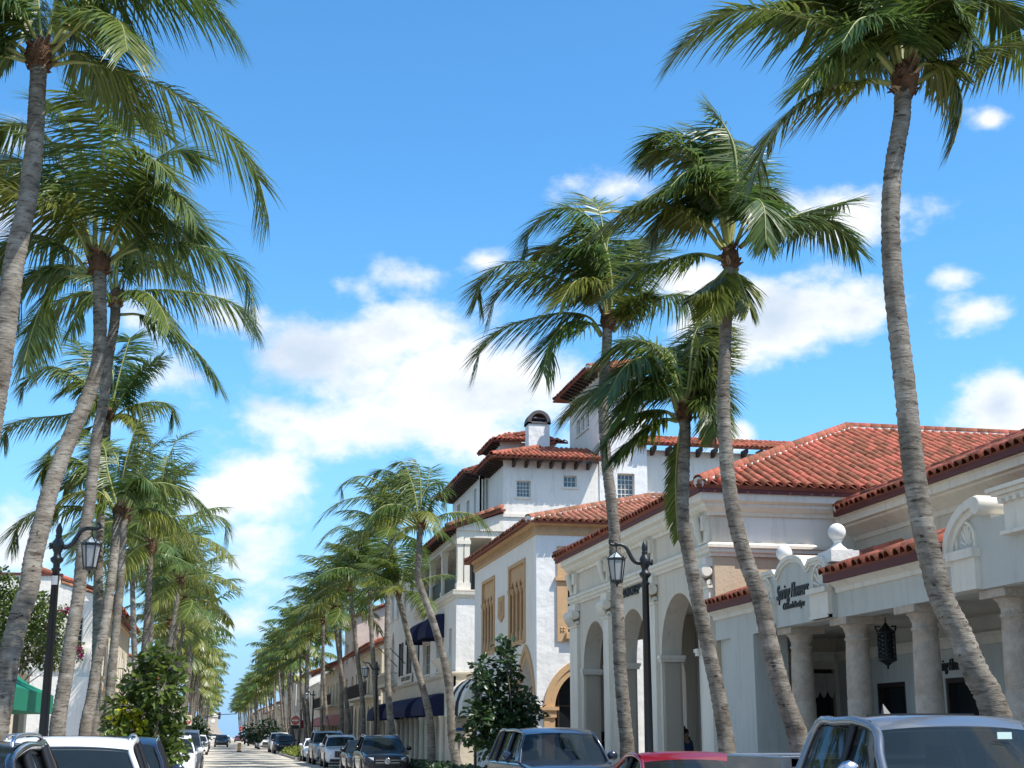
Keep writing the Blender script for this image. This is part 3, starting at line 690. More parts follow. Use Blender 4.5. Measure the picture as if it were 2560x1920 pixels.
# ------------------------------------------------------------------ the big white building with loggia, tower and chimney
B4 = thing('white_mansion', 'big white building with upper loggia, square tower, chimney and navy awnings', 'building', (11.5, 85, 0))
Y0, Y1 = 69.75, 100.5
fw = [rect(71.1, 72.0, 5.55, 6.95), rect(73.7, 76.2, 4.95, 6.7), rect(78.6, 81.4, 4.95, 6.7), rect(83.2, 84.6, 5.3, 7.35), rect(86.6, 88.3, 5.3, 7.4), rect(90.6, 92.2, 5.3, 7.4), arch(95.9, .85, 5.3, 7.2, 10, .6), rect(98.6, 99.8, 5.3, 7.3)]
fw += [rect(86.0, 87.3, 9.2, 11.0), rect(89.4, 90.7, 9.2, 11.0), arch(93.6, .7, 9.2, 10.6, 10), arch(96.4, .7, 9.2, 10.6, 10)]
MB().panel(mw, [(Y0 + .401, 0), (Y1, 0), (Y1, 12.0), (84.6, 12.0), (84.6, 8.5), (Y0 + .401, 8.5)], fw, 0, .4).build('street_wall', WHITE, B4)
for h in fw:
    a, b = min(p[0] for p in h), max(p[0] for p in h); c, d = min(p[1] for p in h), max(p[1] for p in h)
    window(B4, mw, a, b, c, d, 2 if b - a < 1.5 else 3, 3, TRIM, GLASSD, .22, .07)
for y in (83.2, 86.6, 88.32, 90.6, 92.22): MB().mbox(mw, y - .32, y - .02, 5.3, 7.4, -.06, -.01).build('shutter', mat('slate shutter', (.03, .035, .045), .6), B4)
MB().panel(mpS(Y0), rect(11.5, 19, 0, 8.5), [rect(13.2, 14.6, .3, 3)], 0, .4).build('side_wall', WHITE2, B4)
MB().sweep([(11.498, 84.6, 8.3), (11.498, Y0 - .002, 8.3), (19, Y0 - .002, 8.3)], [(0, 0), (.06, .04), (.1, .14), (.2, .2), (.22, .34), (.1, .36), (.1, .44), (0, .44)]).build('loggia_ledge', TRIM, B4)
MB().box(11.3, 19, Y0 - .2, 84.6, 8.68, 8.741).build('loggia_floor', TRIM, B4)
# stone ground storey
op = [(72.7, 77.0), (80.0, 90.4), (96.6, 100)]
st = MB().panel(mpW(11.4), rect(Y0 - .1, Y1, 0, 4.7), [h for a, b in op for h in [arch(a + .9 + i * ((b - a - 1.8) / max(1, round((b - a) / 2.2) - 1)), .8, .2, 2.7, 10) for i in range(round((b - a) / 2.2))]], 0, .098)
st.sweep([(11.4, Y1, 4.5), (11.4, Y0 - .1, 4.5), (13.1, Y0 - .1, 4.5)], [(0, 0), (.06, .04), (.12, .12), (.12, .2), (0, .22)]).box(11.4, 13.1, Y0 - .1, Y0 - .002, 0, 4.5)
st.build('stone_ground_storey', CREAM, B4)
for a, b in op:
    n = round((b - a) / 2.2)
    for i in range(n + 1):
        y = a - .15 + (b - a + .3) * i / n; MB().lathe((11.3, y, 0), [(.2, .14), (.2, .4), (.16, .45), (.15, 2.4), (.22, 2.5), (.22, 2.62)], 10).build('stone_column', CREAM, B4)
        if i < n:
            yy = a + .9 + i * ((b - a - 1.8) / max(1, n - 1)); MB().mbox(mpW(11.5), yy - .8, yy + .8, .3, 3.5, -.01, -.003).build('shop_glass', GLASSD, B4)
def awning(root, y0, y1, z0, z1, out, m, x=11.4, n=6, name='awning', scal=True, stripes=None, side=1):
    k = max(2, round((y1 - y0) / 1.05)); o = MB()
    for i in range(k):
        a, b = y0 + (y1 - y0) * i / k, y0 + (y1 - y0) * (i + 1) / k; q = [(0, z1)] + [(out * math.sin(PI / 2 * t / n), z0 + .25 + (z1 - z0 - .25) * math.cos(PI / 2 * t / n)) for t in range(1, n + 1)] + [(out, z0)]
        mi = i % 2 if stripes else 0
        mid = (a + b) / 2
        vs = []
        for d, z in q:
            vs += [(x - side * d, a, z), (x - side * (d + (.06 if d > .01 else 0)), mid, z + .05), (x - side * d, b, z)]
        o.add(vs, [(j * 3 + s, j * 3 + s + 1, j * 3 + s + 4, j * 3 + s + 3) for j in range(len(q) - 1) for s in (0, 1)], mi)
        if i in (0, k - 1):
            e = a if i == 0 else b; o.add([(x, e, z0)] + [(x - side * d, e, z) for d, z in q], [tuple(range(len(q) + 1))], mi)
    return o.build(name, [m, stripes] if stripes else m, root)
aw = awning(B4, 72.7, 77.2, 2.62, 3.72, 1.1, NAVY); awning(B4, 79.8, 90.6, 2.62, 3.72, 1.1, NAVY); awning(B4, 96.4, 100.3, 2.62, 3.7, 1.1, NAVY)
awning(B4, 73.5, 76.4, 6.6, 7.85, 1.0, NAVY, x=11.49); awning(B4, 78.4, 81.6, 6.7, 7.85, 1.0, NAVY, x=11.49)
MB().box(11.36, 11.4, 85.3, 90.3, 4.78, 5.28).build('sign_board', TRIM, B4)
lettering(B4, 'RALPH LAUREN', (11.355, 90.0, 4.92), (0, -1, 0), .36, IRON, .01, 0, .006, 1.05, 4.2)
bal = MB().box(10.75, 11.5, 93.2, 98.3, 4.75, 4.95)
for y in (93.6, 95.75, 97.9): bal.panel(lambda u, v, d: (u, y + d, v), [(11.5, 4.2), (11.5, 4.75), (10.85, 4.75), (11.2, 4.5)], [], -.12, .12)
o = bal.build('stone_balcony', CREAM, B4); rail = MB().box(10.76, 10.84, 93.2, 98.3, 5.55, 5.68).box(10.76, 11.5, 93.21, 93.29, 5.55, 5.68)
for i in range(16): rail.box(10.77, 10.83, 93.25 + i * .33, 93.35 + i * .33, 4.95, 5.55)
rail.build('balustrade', CREAM, o)
MB().panel(lambda u, v, d: (u, 72.2 + d, v), [(11.5, 4.7), (11.5, 5.45), (10.9, 5.45)], [], -1.2, 2).build('corner_corbel', TRIM, B4)
for y in (88.9, 93.0): MB().tube([(11.45, y, 6.0), (10.2, y, 7.2)], .03, 6).build('flagpole', IRON, B4)
# loggia
MB().box(11.5, 13.9, Y0 + .1, 84.6, 11.4, 11.75).box(11.5, 11.86, Y0, 84.6, 11.25, 11.42).build('loggia_beam', TRIM, B4)
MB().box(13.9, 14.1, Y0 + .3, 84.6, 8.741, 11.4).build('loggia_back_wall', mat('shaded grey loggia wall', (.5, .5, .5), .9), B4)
for a in (71, 75.5, 80): MB().mbox(mpW(13.88), a, a + 3.2, 8.9, 11.1, -.01, .01).build('dark_loggia_glass', GLASSD, B4)  # dark glass added so the loggia openings read as deep shade
for y in (Y0 + .25, 74.95, 79.3, 83.6):
    o = MB().box(11.55, 11.85, y - .2, y + .25, 8.741, 11.25).box(11.5, 11.9, y - .26, y + .31, 11.05, 11.25).box(11.5, 11.9, y - .26, y + .31, 8.741, 9.1).build('loggia_pillar', TRIM, B4)
for x in (12.05, 13.45):
    o = MB().box(x - .15, x + .13, Y0 + .05, Y0 + .45, 8.741, 11.4).box(x - .19, x + .17, Y0, Y0 + .5, 11.05, 11.25).box(x - .19, x + .17, Y0, Y0 + .5, 8.741, 9.1).build('loggia_pillar', TRIM, B4)
MB().box(11.9, 13.9, 84.3, 84.6, 8.5, 11.75).build('loggia_end_wall', WHITE, B4)
rl = MB()
for a, b in ((70.3, 74.7), (75.2, 79.1), (79.6, 83.4)): rl.box(11.66, 11.7, a, b, 9.72, 9.79).box(11.67, 11.69, a, b, 8.85, 9.7)
rl.box(12.25, 13.3, Y0 + .2, Y0 + .23, 9.72, 9.79)
for i in range(10): rl.box(12.3 + i * .1, 12.32 + i * .1, Y0 + .2, Y0 + .22, 8.74, 9.72)
rl.build('iron_railing', IRON, B4)
c, s = math.cos(R_(20)), math.sin(R_(20))
lr = tile_roof(B4, (10.85, 84.6, 11.75), (0, -1, 0), (c, 0, s), rect(0, 15.1, 0, 3.3), 40, TILEO, seed=51)
ridge(lr, (10.9, 69.55, 11.83), (13.9, 69.55, 11.83 + 3.05 * s / c), TILEO, r=.17, L=.55, mortar=False)
MB().panel(mpS(Y0), [(11.5, 11.75), (13.9, 11.75), (13.9, 12.68), (11.5, 11.86)], [], 0, .2).build('gable_infill', TRIM, B4)
brackets(B4, [(11.5, 70.2 + i * .7, 11.78) for i in range(20)], (-1, 0, 0), .6, .16, .1)
# upper mass
MB().panel(mpS(Y0), rect(13.9, 19, 8.5, 15.45), [rect(14.59, 15.33, 13.55, 14.4), rect(17.08, 17.78, 14.15, 14.76)], 0, .3).build('upper_side_wall', WHITE, B4)
MB().panel(mpW(13.9), rect(Y0 + .3, 74.2, 11.4, 15.45), [], 0, .3).panel(mpW(13.45), rect(74.2, 83.3, 11.9, 15.45), [rect(75.2, 75.9, 13.0, 14.9), rect(77.4, 78.3, 12.7, 14.6), rect(80.6, 81.6, 12.8, 14.9)], 0, .3).box(13.46, 13.9, 74.2, 74.4, 11.9, 15.45).box(13.5, 19, 83, 83.3, 11, 15.45).build('upper_front_wall', WHITE, B4)
for a, b, c_, d in ((75.2, 75.9, 13.0, 14.9), (77.4, 78.3, 12.7, 14.6), (80.6, 81.6, 12.8, 14.9)): window(B4, mpW(13.45), a, b, c_, d, 1, 2, TRIM, PANE, .15)
window(B4, mpS(Y0), 14.59, 15.33, 13.55, 14.4, 4, 4, TRIM, PANE, .2, .05, .03, sep=True)
window(B4, mpS(Y0), 17.08, 17.78, 14.15, 14.76, 3, 2, TRIM, PANE, .2, .05, .03, sep=True)
MB().box(13.85, 19, Y0 - .08, Y0 - .002, 12.5, 12.66).build('ledge', TRIM, B4)
for x in (13.6, 13.75): MB().tube([(x, 74.1, 12), (x, 74.1, 15.2)], .05, 6).build('downpipe', WHITE, B4)
c, s = math.cos(R_(19)), math.sin(R_(19))
ru = tile_roof(B4, (13.05, Y0 - .85, 15.5), (1, 0, 0), (0, c, s), [(0, 0), (6.0, 0), (6.0, 3.6), (3.4, 3.6)], 70, seed=60)
tile_roof(B4, (13.05, 74.0, 15.5), (0, -1, 0), (c, 0, s), [(0, 0), (5.1, 0), (1.7, 3.6), (0, 3.6)], 10, seed=61)
r2 = tile_roof(B4, (12.55, 84.2, 15.62), (0, -1, 0), (c, 0, s), rect(0, 10.2, 0, 5.5), 20, seed=62)
MB().box(12.6, 14, 74.0, 74.08, 15.5, 15.62).build('fascia', DKWOOD, r2)
ridge(ru, (13.1, Y0 - .8, 15.56), (16.3, Y0 + 2.4, 15.56 + 3.2 * s / c), mortar=False)
brackets(B4, [(14.4 + i * .66, Y0, 15.4) for i in range(7)], (0, -1, 0), .75, .32, .12)
brackets(B4, [(13.9, Y0 + .2 + i * .5, 15.42) for i in range(8)] , (-1, 0, 0), .75, .26, .12)
brackets(B4, [(13.45, 74.5 + i * .5, 15.5) for i in range(18)], (-1, 0, 0), .8, .26, .12)
# small roofs, chimney
MB().box(15.2, 18.6, 71.6, 75, 15.4, 16.0).build('attic_wall', WHITE, B4)
tile_roof(B4, (14.9, 71.1, 16.0), (1, 0, 0), (0, c, s), [(0, 0), (4.0, 0), (3.2, 2.6), (1.4, 2.6)], 25, seed=63)
tile_roof(B4, (14.9, 75, 16.0), (0, -1, 0), (c, 0, s), [(0, 0), (3.9, 0), (2.5, 2.6), (0, 2.6)], 0, seed=64)
p0, p1 = onY(1322, 1120, 73.2), onY(1374, 1061, 73.2)
x0, x1, zt = p0.x, p1.x, p1.z
ch = MB().box(x0, x1, 73.2, 74.1, 15.6, zt).build('chimney', WHITE2, B4)
xc, hw = (x0 + x1) / 2, (x1 - x0) / 2 + .06
DKM = mat('dark chimney cap', (.10, .09, .09), .7)
MB().panel(mpS(73.15), arch(xc, hw, zt, zt + .12, 16), [[(a, b + .002) for a, b in arch(xc, hw - .2, zt + .003, zt + .14, 16)]], 0, 1.0).box(xc - hw, xc + hw, 73.15, 74.15, zt, zt + .1).box(xc - hw + .2, xc + hw - .2, 73.3, 74, zt + .3, zt + .38).build('chimney_cap', DKM, ch)
p0, p1 = onY(1228, 1143, 76.5), onY(1330, 1112, 76.5)
MB().box(p0.x + .5, p1.x, 76.5, 80, 15.5, p1.z + .1).build('attic_wall', WHITE, B4)
tile_roof(B4, (p0.x - .05, 75.9, p1.z + .1), (1, 0, 0), (0, c, s), [(0, 0), (4.4, 0), (3.4, 2.7), (1.4, 2.7)], 15, seed=65)
tile_roof(B4, (p0.x - .05, 80.5, p1.z + .1), (0, -1, 0), (c, 0, s), [(0, 0), (4.6, 0), (3.2, 2.7), (0, 2.7)], 10, seed=66)
brackets(B4, [(p0.x + .5, 76.6 + i * .5, p1.z + .05) for i in range(7)], (-1, 0, 0), .5, .2, .1)
# tower
TX0, TX1, TY0, TY1, TZ = 19.0, 21.6, 69.7, 76.0, 20.4
MB().panel(mpS(TY0), rect(TX0, TX1, 0, TZ), [rect(19.97, 20.9, 13.6, 14.98), rect(20.0, 20.9, 17.9, 19.0)], 0, .35).build('tower_side_wall', WHITE2, B4)
MB().panel(mpW(TX0), rect(TY0 + .35, TY1, 11, TZ), [rect(a, a + .75, 17.85, 18.75) for a in (71.7, 72.7, 73.7)], 0, .35).box(TX0 + .35, TX1, TY1 - .3, TY1, 11, TZ).build('tower_front_wall', WHITE, B4)
for a in (71.7, 72.7, 73.7): window(B4, mpW(TX0), a, a + .75, 17.85, 18.75, 2, 3, TRIM, PANE, .15)
window(B4, mpS(TY0), 19.97, 20.9, 13.6, 14.98, 4, 5, TRIM, PANE, .26, .05, .03, sep=True)
window(B4, mpS(TY0), 20.0, 20.9, 17.9, 19.0, 4, 3, TRIM, PANE, .25, .05, .03)
tr = hip_front(B4, TX0 - .8, TY0 - .8, TY1 + .8, TZ, 21, TX1 + .8, 25, (30, 0), seed=70)
brackets(B4, [(TX0, TY0 + .1 + i * .62, TZ - .02) for i in range(10)], (-1, 0, 0), .7, .28, .12)
brackets(B4, [(TX0 + .3 + i * .62, TY0, TZ - .02) for i in range(4)], (0, -1, 0), .7, .28, .12)
# right wing
MB().panel(mpS(70.2), rect(TX1, 38, 0, 16.4), [], 0, .3).build('wing_wall', WHITE, B4)
wr = tile_roof(B4, (TX1 - .5, 69.3, 16.55), (1, 0, 0), (0, c, s), [(0, 0), (15, 0), (15, 3), (0, 3)], 25, seed=75)
brackets(B4, [(TX1 + .4 + i * .85, 70.2, 16.5) for i in range(16)], (0, -1, 0), .8, .42, .14)
# black and white awning over the passage
MB().box(11.5, 12.4, 64.55, 69.6, 2.5, 2.6).build('awning_frame', IRON, B4)
sa_ = awning(B4, 64.7, 69.55, 2.5, 4.3, 1.25, TRIM, x=12.2, name='striped_awning', stripes=BLACKC)

# ------------------------------------------------------------------ buildings farther down both sides
def block(name, label, side, y0, y1, z, wall, roof=True, nw=4, storeys=2, x=None, depth=14, aw=None, arches=False, bal=False, group=None, trim=None, eave=.6, peak=False):
    X0 = x if x is not None else (11.5 if side > 0 else -7.2); mp = mpW(X0) if side > 0 else mpE(X0); xs = lambda d: X0 + d * side
    r = thing(name, label, 'building', (xs(depth / 2), (y0 + y1) / 2, 0), group); H = []; L = y1 - y0; sp = L / nw; kinds = []
    for k in range(nw):
        c = y0 + sp * (k + .5)
        if arches: H.append(arch(c, sp * .32, .2, 2.4, 8, .4))
        else: H.append(rect(c - sp * .34, c + sp * .34, .3, 2.9))
        for s_ in range(1, storeys):
            zz = 4.9 + (s_ - 1) * 3.1
            if zz + 1.8 < z: H.append(rect(c - sp * .16, c + sp * .16, zz, zz + 1.75))
    MB().panel(mp, rect(y0, y1, 0, z), H, 0, .3).build('street_wall', wall, r)
    MB().box(*sorted((xs(.301), xs(depth))), y0, y0 + .25, 0, z - .01).build('side_wall', wall, r)
    MB().box(*sorted((xs(.31), xs(depth))), y1 - .25, y1, 0, z - .01).box(*sorted((xs(depth - .3), xs(depth))), y0 + .26, y1 - .26, 0, z - .02).build('back_wall', wall, r)
    if not roof: MB().box(*sorted((xs(.3), xs(depth))), y0 + .2, y1 - .2, z - .6, z - .4).build('flat_roof', PAVE, r)
    for h in H:
        a, b, c, d = min(p[0] for p in h), max(p[0] for p in h), min(p[1] for p in h), max(p[1] for p in h)
        if c > 4: window(r, mp, a, b, c, d, 2, 3, trim or TRIM, GLASSD, .15)
        else: MB().mbox(mp, a, b, c, d, .2, .22).build('shop_window', GLASSD, r)
    cm = MB()
    for zz in ([4.1] if storeys > 1 else []) + [z - .3]: cm.mbox(mp, y0, y1, zz, zz + .25, -.15, 0)
    cm.build('cornice', trim or TRIM, r)
    if bal:
        b_ = MB().mbox(mp, y0 + 1, y1 - 1, 4.3, 4.45, -1.0, 0).build('balcony', CREAM, r); q = MB().mbox(mp, y0 + 1, y1 - 1, 5.4, 5.48, -1.0, -.94)
        for i in range(int((L - 2) / .25)): q.mbox(mp, y0 + 1 + i * .25, y0 + 1.05 + i * .25, 4.45, 5.4, -.99, -.95)
        q.build('iron_railing', IRON, b_)
    if roof:
        c, s = math.cos(R_(20)), math.sin(R_(20)); w = 5.0
        ex = (0, -1, 0) if side > 0 else (0, 1, 0); o = (xs(-eave), y1 + .3 if side > 0 else y0 - .3, z)
        rr = tile_roof(r, o, ex, (c * side, 0, s), rect(0, L + .6, 0, w), 0, TILE if y0 < 200 else TILEO, sp=.33, course=.6, r=.15, seed=int(y0))
        MB().panel(lambda u, v, d: (xs(u), y0 + .05 + d, v), [(0, z - .02), (w * c - eave, z - .02), (w * c - eave, z + (w * s) - .15)], [], 0, .2).build('gable', wall, r)
        MB().box(*sorted((xs(-eave + .02), xs(-eave + .1))), y0 - .3, y1 + .3, z - .17, z - .09).build('fascia', FASC, rr)
    if aw: awning(r, y0 + 1, y1 - 1, 2.5, 3.5, 1.2, aw, x=xs(-.02), side=side)
    return r
OCH = mat('cream painted stucco', (.68, .58, .42), .85, .2, 8, .12, 1); PINK = mat('pinkish stone', (.66, .52, .43), .85, .4, 4, .2, 1.2)
MAROON = mat('maroon canvas', (.16, .01, .025), .8); PINKC = mat('faded pink canvas', (.55, .24, .22), .8)
block('cream_building', 'cream two storey building with red tiled eave and pointed ground arches', 1, 102.5, 123, 8.0, OCH, nw=6, arches=True, trim=CREAM, eave=1.0, bal=True)
tw = block('stone_tower', 'pinkish stone tower with tiled roof rising behind the cream arcade building', 1, 123.2, 135, 11.6, PINK, nw=2, storeys=3, arches=True, x=11.6, depth=10, trim=CREAM)
window(tw, mpS(123.2), 14.5, 16.5, 8.2, 10.6, 3, 4, TRIM, GLASSD, -.06)
block('balcony_building', 'low building with dark timber balcony under a red tiled roof', 1, 135.5, 162, 8.1, OCH, nw=7, bal=True, aw=PINKC, trim=CREAM, eave=1.2)
block('small_white_building', 'plain white two storey building between the balcony and the orange roof', 1, 164, 184, 7.6, WHITE, roof=False, nw=4)
block('orange_roof_building', 'white building with bright orange tiled roof and maroon awning', 1, 185, 214, 9.2, WHITE, nw=6, aw=MAROON)
block('tall_white_building', 'tall plain white block beyond the orange tiled roof', 1, 216, 262, 10.6, WHITE, roof=False, nw=9, storeys=3)
rb = random.Random(11); y = 264
for i in range(8):
    L = rb.uniform(26, 44); block('distant_shop_row', rb.choice(['distant', 'far', 'small distant', 'pale distant']) + (' shop building, number of storeys unclear, ' if 0 else ' shop building behind the far right palms, ') + ('first', 'second', 'third', 'fourth', 'fifth', 'sixth', 'seventh', 'last')[i] + ' beyond the tall white block', 1, y, y + L, rb.uniform(6, 9), rb.choice([WHITE, OCH, GREYW, PINK]), roof=rb.random() < .5, nw=6, group='distant buildings on the right'); y += L + 1.5
# left side
block('green_awning_shop', 'low beige shop with a dark green canvas awning behind the leaning palms', -1, 36, 58.5, 4.2, OCH, roof=False, nw=5, storeys=1, x=-7.2, aw=None)
sh_ = bpy.data.objects['green_awning_shop']
ga = MB(); mg = lambda u, w, d: (-7.15 + d, u, w)
ga.panel(lambda u, w, d: (u, 34 + d, w), [(-7.15, 4.45), (-6.4, 3.7), (-5.7, 3.2), (-4.95, 2.86), (-4.95, 2.3), (-7.15, 2.3)], [], 0, 12.3).build('awning', GREENC, sh_)
L1 = thing('white_villa', 'white stucco building with red coping and a vine behind the left palms', 'building', (-12, 75.6, 0))
MB().panel(mpS(75.6), [(-20, 0), (-6.4, 0), (-6.4, 8.7), (-8.2, 9.2), (-8.2, 9.62), (-20, 9.62)], [rect(-7.45, -6.9, 5.7, 7.55)], 0, .3).build('front_wall', WHITE, L1)
window(L1, mpS(75.6), -7.45, -6.9, 5.7, 7.55, 2, 6, TRIM, GLASSD, .12)
MB().box(-6.7, -6.4, 75.91, 78.4, 0, 8.6).build('street_wall', WHITE, L1)
rc = MB().box(-20.1, -8.1, 75.5, 76.0, 9.62, 9.74).build('red_coping', FASC, L1)
ridge(rc, (-6.2, 75.6, 8.66), (-8.15, 75.6, 9.25), TILEO, r=.1, L=.4, mortar=False)
MB().box(-13, -6.3, 74.4, 75.59, 0, 4.5).build('porch', WHITE, L1)
MB().panel(mpS(75.3), [(-8.6, 4.5), (-6.4, 4.5), (-6.4, 6.0), (-6.7, 6.0)], [], 0, .29).build('stair_parapet', WHITE, L1)
L2 = block('cream_shutter_building', 'cream two storey building with tall white shutters and tan cornice on the left', -1, 79, 108, 8.9, OCH, nw=7, x=-6.5, trim=TANW, eave=.7)
for i in range(7):
    c_ = 79 + 29 / 7 * (i + .5)
    for a in (-1.15, .72): MB().mbox(mpE(-6.5), c_ + a, c_ + a + .43, 4.9, 6.7, -.06, -.01).build('shutter', WHITE, L2)
y = 110
for i in range(12):
    L = rb.uniform(24, 42); block('left_shop_row', 'shop building behind the left palms, ' + ('first', 'second', 'third', 'fourth', 'fifth', 'sixth', 'seventh', 'eighth', 'ninth', 'tenth', 'eleventh', 'last')[i] + ' beyond the cream shuttered one', -1, y, y + L, rb.uniform(6, 9), rb.choice([WHITE, OCH, GREYW]), roof=rb.random() < .5, nw=6, group='distant buildings on the left'); y += L + 1.5
# clock tower at the end of the street
CT = thing('clock_tower', 'pale stone clock tower standing at the far end of the street', 'tower', (-1.2, 640, 0))
MB().box(-5.4, 3, 638, 644, 0, 2.6).box(-4.2, 1.8, 638.6, 643.4, 2.6, 4.2).build('base', CORAL, CT)
MB().box(-3.4, 1.0, 639, 643, 4.2, 9.2).build('shaft', CORAL, CT)
MB().box(-3.8, 1.4, 638.7, 643.3, 9.2, 9.7).add([(-3.4, 639, 9.7), (1, 639, 9.7), (1, 643, 9.7), (-3.4, 643, 9.7), (-1.2, 641, 11.2)], [(0, 1, 4), (1, 2, 4), (2, 3, 4), (3, 0, 4)]).build('cap', WHITE, CT)
MB().lathe((-1.2, 638.98, 7.4), [(.9, 0), (.9, .08)], 20, ax=Matrix(((1, 0, 0), (0, 0, -1), (0, 1, 0)))).build('clock_face', TRIM, CT)
# ------------------------------------------------------------------ coconut palms
def barkmat():
    m = bpy.data.materials.new('palm bark'); m.use_nodes = True; nt = m.node_tree; N = nt.nodes; L = nt.links
    b = N['Principled BSDF']; b.inputs['Roughness'].default_value = .9; b.inputs['Specular IOR Level'].default_value = .2
    tc = N.new('ShaderNodeTexCoord')
    def nz(scale, st, det=5):
        mp = N.new('ShaderNodeMapping'); mp.inputs['Scale'].default_value = st; L.new(tc.outputs['Object'], mp.inputs[0])
        n = N.new('ShaderNodeTexNoise'); n.inputs['Scale'].default_value = scale; n.inputs['Detail'].default_value = det; n.inputs['Roughness'].default_value = .65; L.new(mp.outputs[0], n.inputs['Vector']); return n.outputs['Fac']
    def ramp(f, pts):
        r = N.new('ShaderNodeValToRGB'); L.new(f, r.inputs[0]); e = r.color_ramp.elements
        while len(e) < len(pts): e.new(.5)
        for k, (q, c) in enumerate(pts): e[k].position = q; e[k].color = tuple(c) + (1,)
        return r.outputs[0]
    base = ramp(nz(3.0, (1, 1, 1.6)), ((.3, (.13, .11, .088)), (.5, (.25, .22, .18)), (.68, (.36, .33, .28))))
    ring = ramp(nz(4.0, (1.2, 1.2, 7)), ((.34, (.22, .19, .16)), (.47, (.9, .9, .9)), (.7, (1.12, 1.1, 1.06))))
    spot = ramp(nz(5.0, (1.6, 1.6, 2.6), 3), ((.29, (.1, .085, .07)), (.37, (1, 1, 1))))
    big = ramp(nz(.8, (1, 1, 1), 3), ((.35, (.62, .6, .58)), (.6, (1, 1, 1))))
    c = base
    for o in (ring, spot, big):
        mx = N.new('ShaderNodeMixRGB'); mx.blend_type = 'MULTIPLY'; mx.inputs[0].default_value = .9; L.new(c, mx.inputs[1]); L.new(o, mx.inputs[2]); c = mx.outputs[0]
    L.new(c, b.inputs['Base Color'])
    bp = N.new('ShaderNodeBump'); bp.inputs['Strength'].default_value = .7; bp.inputs['Distance'].default_value = .03; L.new(nz(9, (1, 1, 4)), bp.inputs['Height']); L.new(bp.outputs[0], b.inputs['Normal'])
    return m
BARK = barkmat()
def leafmat(name, c1, c2, tr=.4, rough=.38):
    m = mat(name, c1, rough, 0, 1, 0, .9, .5, 0, 0, .38, 0, c2, None, tr, 3); return m
LEAFS = [leafmat('palm frond green', (.105, .17, .034), (.17, .205, .036)), leafmat('palm frond deep green', (.07, .145, .034), (.12, .175, .036)),
         leafmat('palm frond yellow green', (.22, .225, .035), (.14, .175, .032), .33)]
RACH = mat('palm rachis', (.30, .30, .09), .5, .1, 30, .3, 4, col2=(.20, .23, .07))
FIBER = mat('palm fibre', (.17, .085, .042), .95, .9, 30, .5, 9, col2=(.07, .04, .025))
SHEATH = mat('palm sheath', (.40, .27, .15), .8, .4, 18, .4, 5)
WIND = Vector((-.55, .18, 0))
def frond(pts, pairs=80, LL=.78, seg=3, wind=.28, droop=.5, rnd=None, rr=.042, wd=.038, hang=1.0, torn=.04):
    rnd = rnd or random.Random(1); K = 22; P = crom(pts, K); m = MB()
    rad = [rr * (1 - .83 * (i / (K - 1)) ** .8) for i in range(K)]
    m.tube(P, rad, 5, 1, cap=False)
    T = [(P[min(i + 1, K - 1)] - P[max(i - 1, 0)]).normalized() for i in range(K)]
    S = T[0].cross(Vector((0, 0, 1)))
    if S.length < .25: S = (P[-1] - P[0]).cross(Vector((0, 0, 1)))
    if S.length < .05: S = Vector((1, 0, 0))
    S.normalize(); SS = []
    for i in range(K):
        h = T[i].cross(Vector((0, 0, 1)))
        S = S - T[i] * S.dot(T[i]); S.normalize()
        if h.length > .3:
            h.normalize()
            if h.dot(S) > 0: S = (S * .7 + h * .3).normalized()
        SS.append(S.copy())
    t0 = .2; G = Vector((0, 0, -1))
    for i in range(pairs):
        t = t0 + (1 - t0) * (i + rnd.random() * .8) / pairs; f = t * (K - 1); j = min(int(f), K - 2); f -= j
        p = P[j].lerp(P[j + 1], f); tg = T[j].lerp(T[j + 1], f).normalized(); s_ = SS[j].lerp(SS[j + 1], f).normalized(); nn = s_.cross(tg) * -1
        if nn.z < 0 and abs(tg.z) < .9: nn = -nn
        q = (t - t0) / (1 - t0); le = LL * min(1, .55 + 2.8 * q) * (1 - .45 * max(0, q - .6) / .4) * rnd.uniform(.85, 1.1)
        for sd in (-1, 1):
            if rnd.random() < torn: continue
            a = R_(70 - 34 * q ** 1.5 + rnd.uniform(-9, 9))
            d = s_ * (sd * math.sin(a)) + tg * math.cos(a) + nn * (.24 + rnd.uniform(-.12, .12)); d.normalize()
            c = p.copy(); w = wd * (1.0 if 0 < q < .85 else .8); W_ = d.cross(nn + Vector((rnd.uniform(-.3, .3), rnd.uniform(-.3, .3), rnd.uniform(-.2, .2))))
            if W_.length < .1: continue
            W_.normalize(); dr = droop * hang * rnd.uniform(.7, 1.35) * (1 - .45 * q); vs = [c - W_ * w * .35, c + W_ * w * .35]
            for k in range(1, seg + 1):
                d = d + G * dr * (1.25 if k == 1 else .5) * (3 / seg) + WIND * wind * .9 * (3 / seg); d.normalize(); c = c + d * (le / seg)
                if k < seg:
                    x = W_ - d * W_.dot(d); x.normalize(); ww = w * (1, .95, .6)[min(k, 2)] if seg > 2 else w
                    vs += [c - x * ww * .5, c + x * ww * .5]
                else: vs.append(c)
            n = len(vs); fs = [(z, z + 1, z + 3, z + 2) for z in range(0, n - 3, 2)] + [(n - 3, n - 2, n - 1)]
            m.add(vs, fs, 0, False)
    return m
def gen_path(az, e0, bend, L, windk, rnd, lat=0.0):
    """a frond path from the crown centre: starts at azimuth az / elevation e0, arches down by bend degrees and swings with the wind"""
    p = Vector((0, 0, 0)); d = Vector((math.cos(az) * math.cos(e0), math.sin(az) * math.cos(e0), math.sin(e0))); out = [p.copy()]; n = 9
    p = p + d * .12
    for i in range(n):
        t = i / n; p = p + d * (L / n); out.append(p.copy())
        d = d + Vector((0, 0, -1)) * R_(bend) / n * (.55 + 1.1 * t) + WIND * windk / n * (.4 + 1.2 * t)
        d.normalize()
    return out
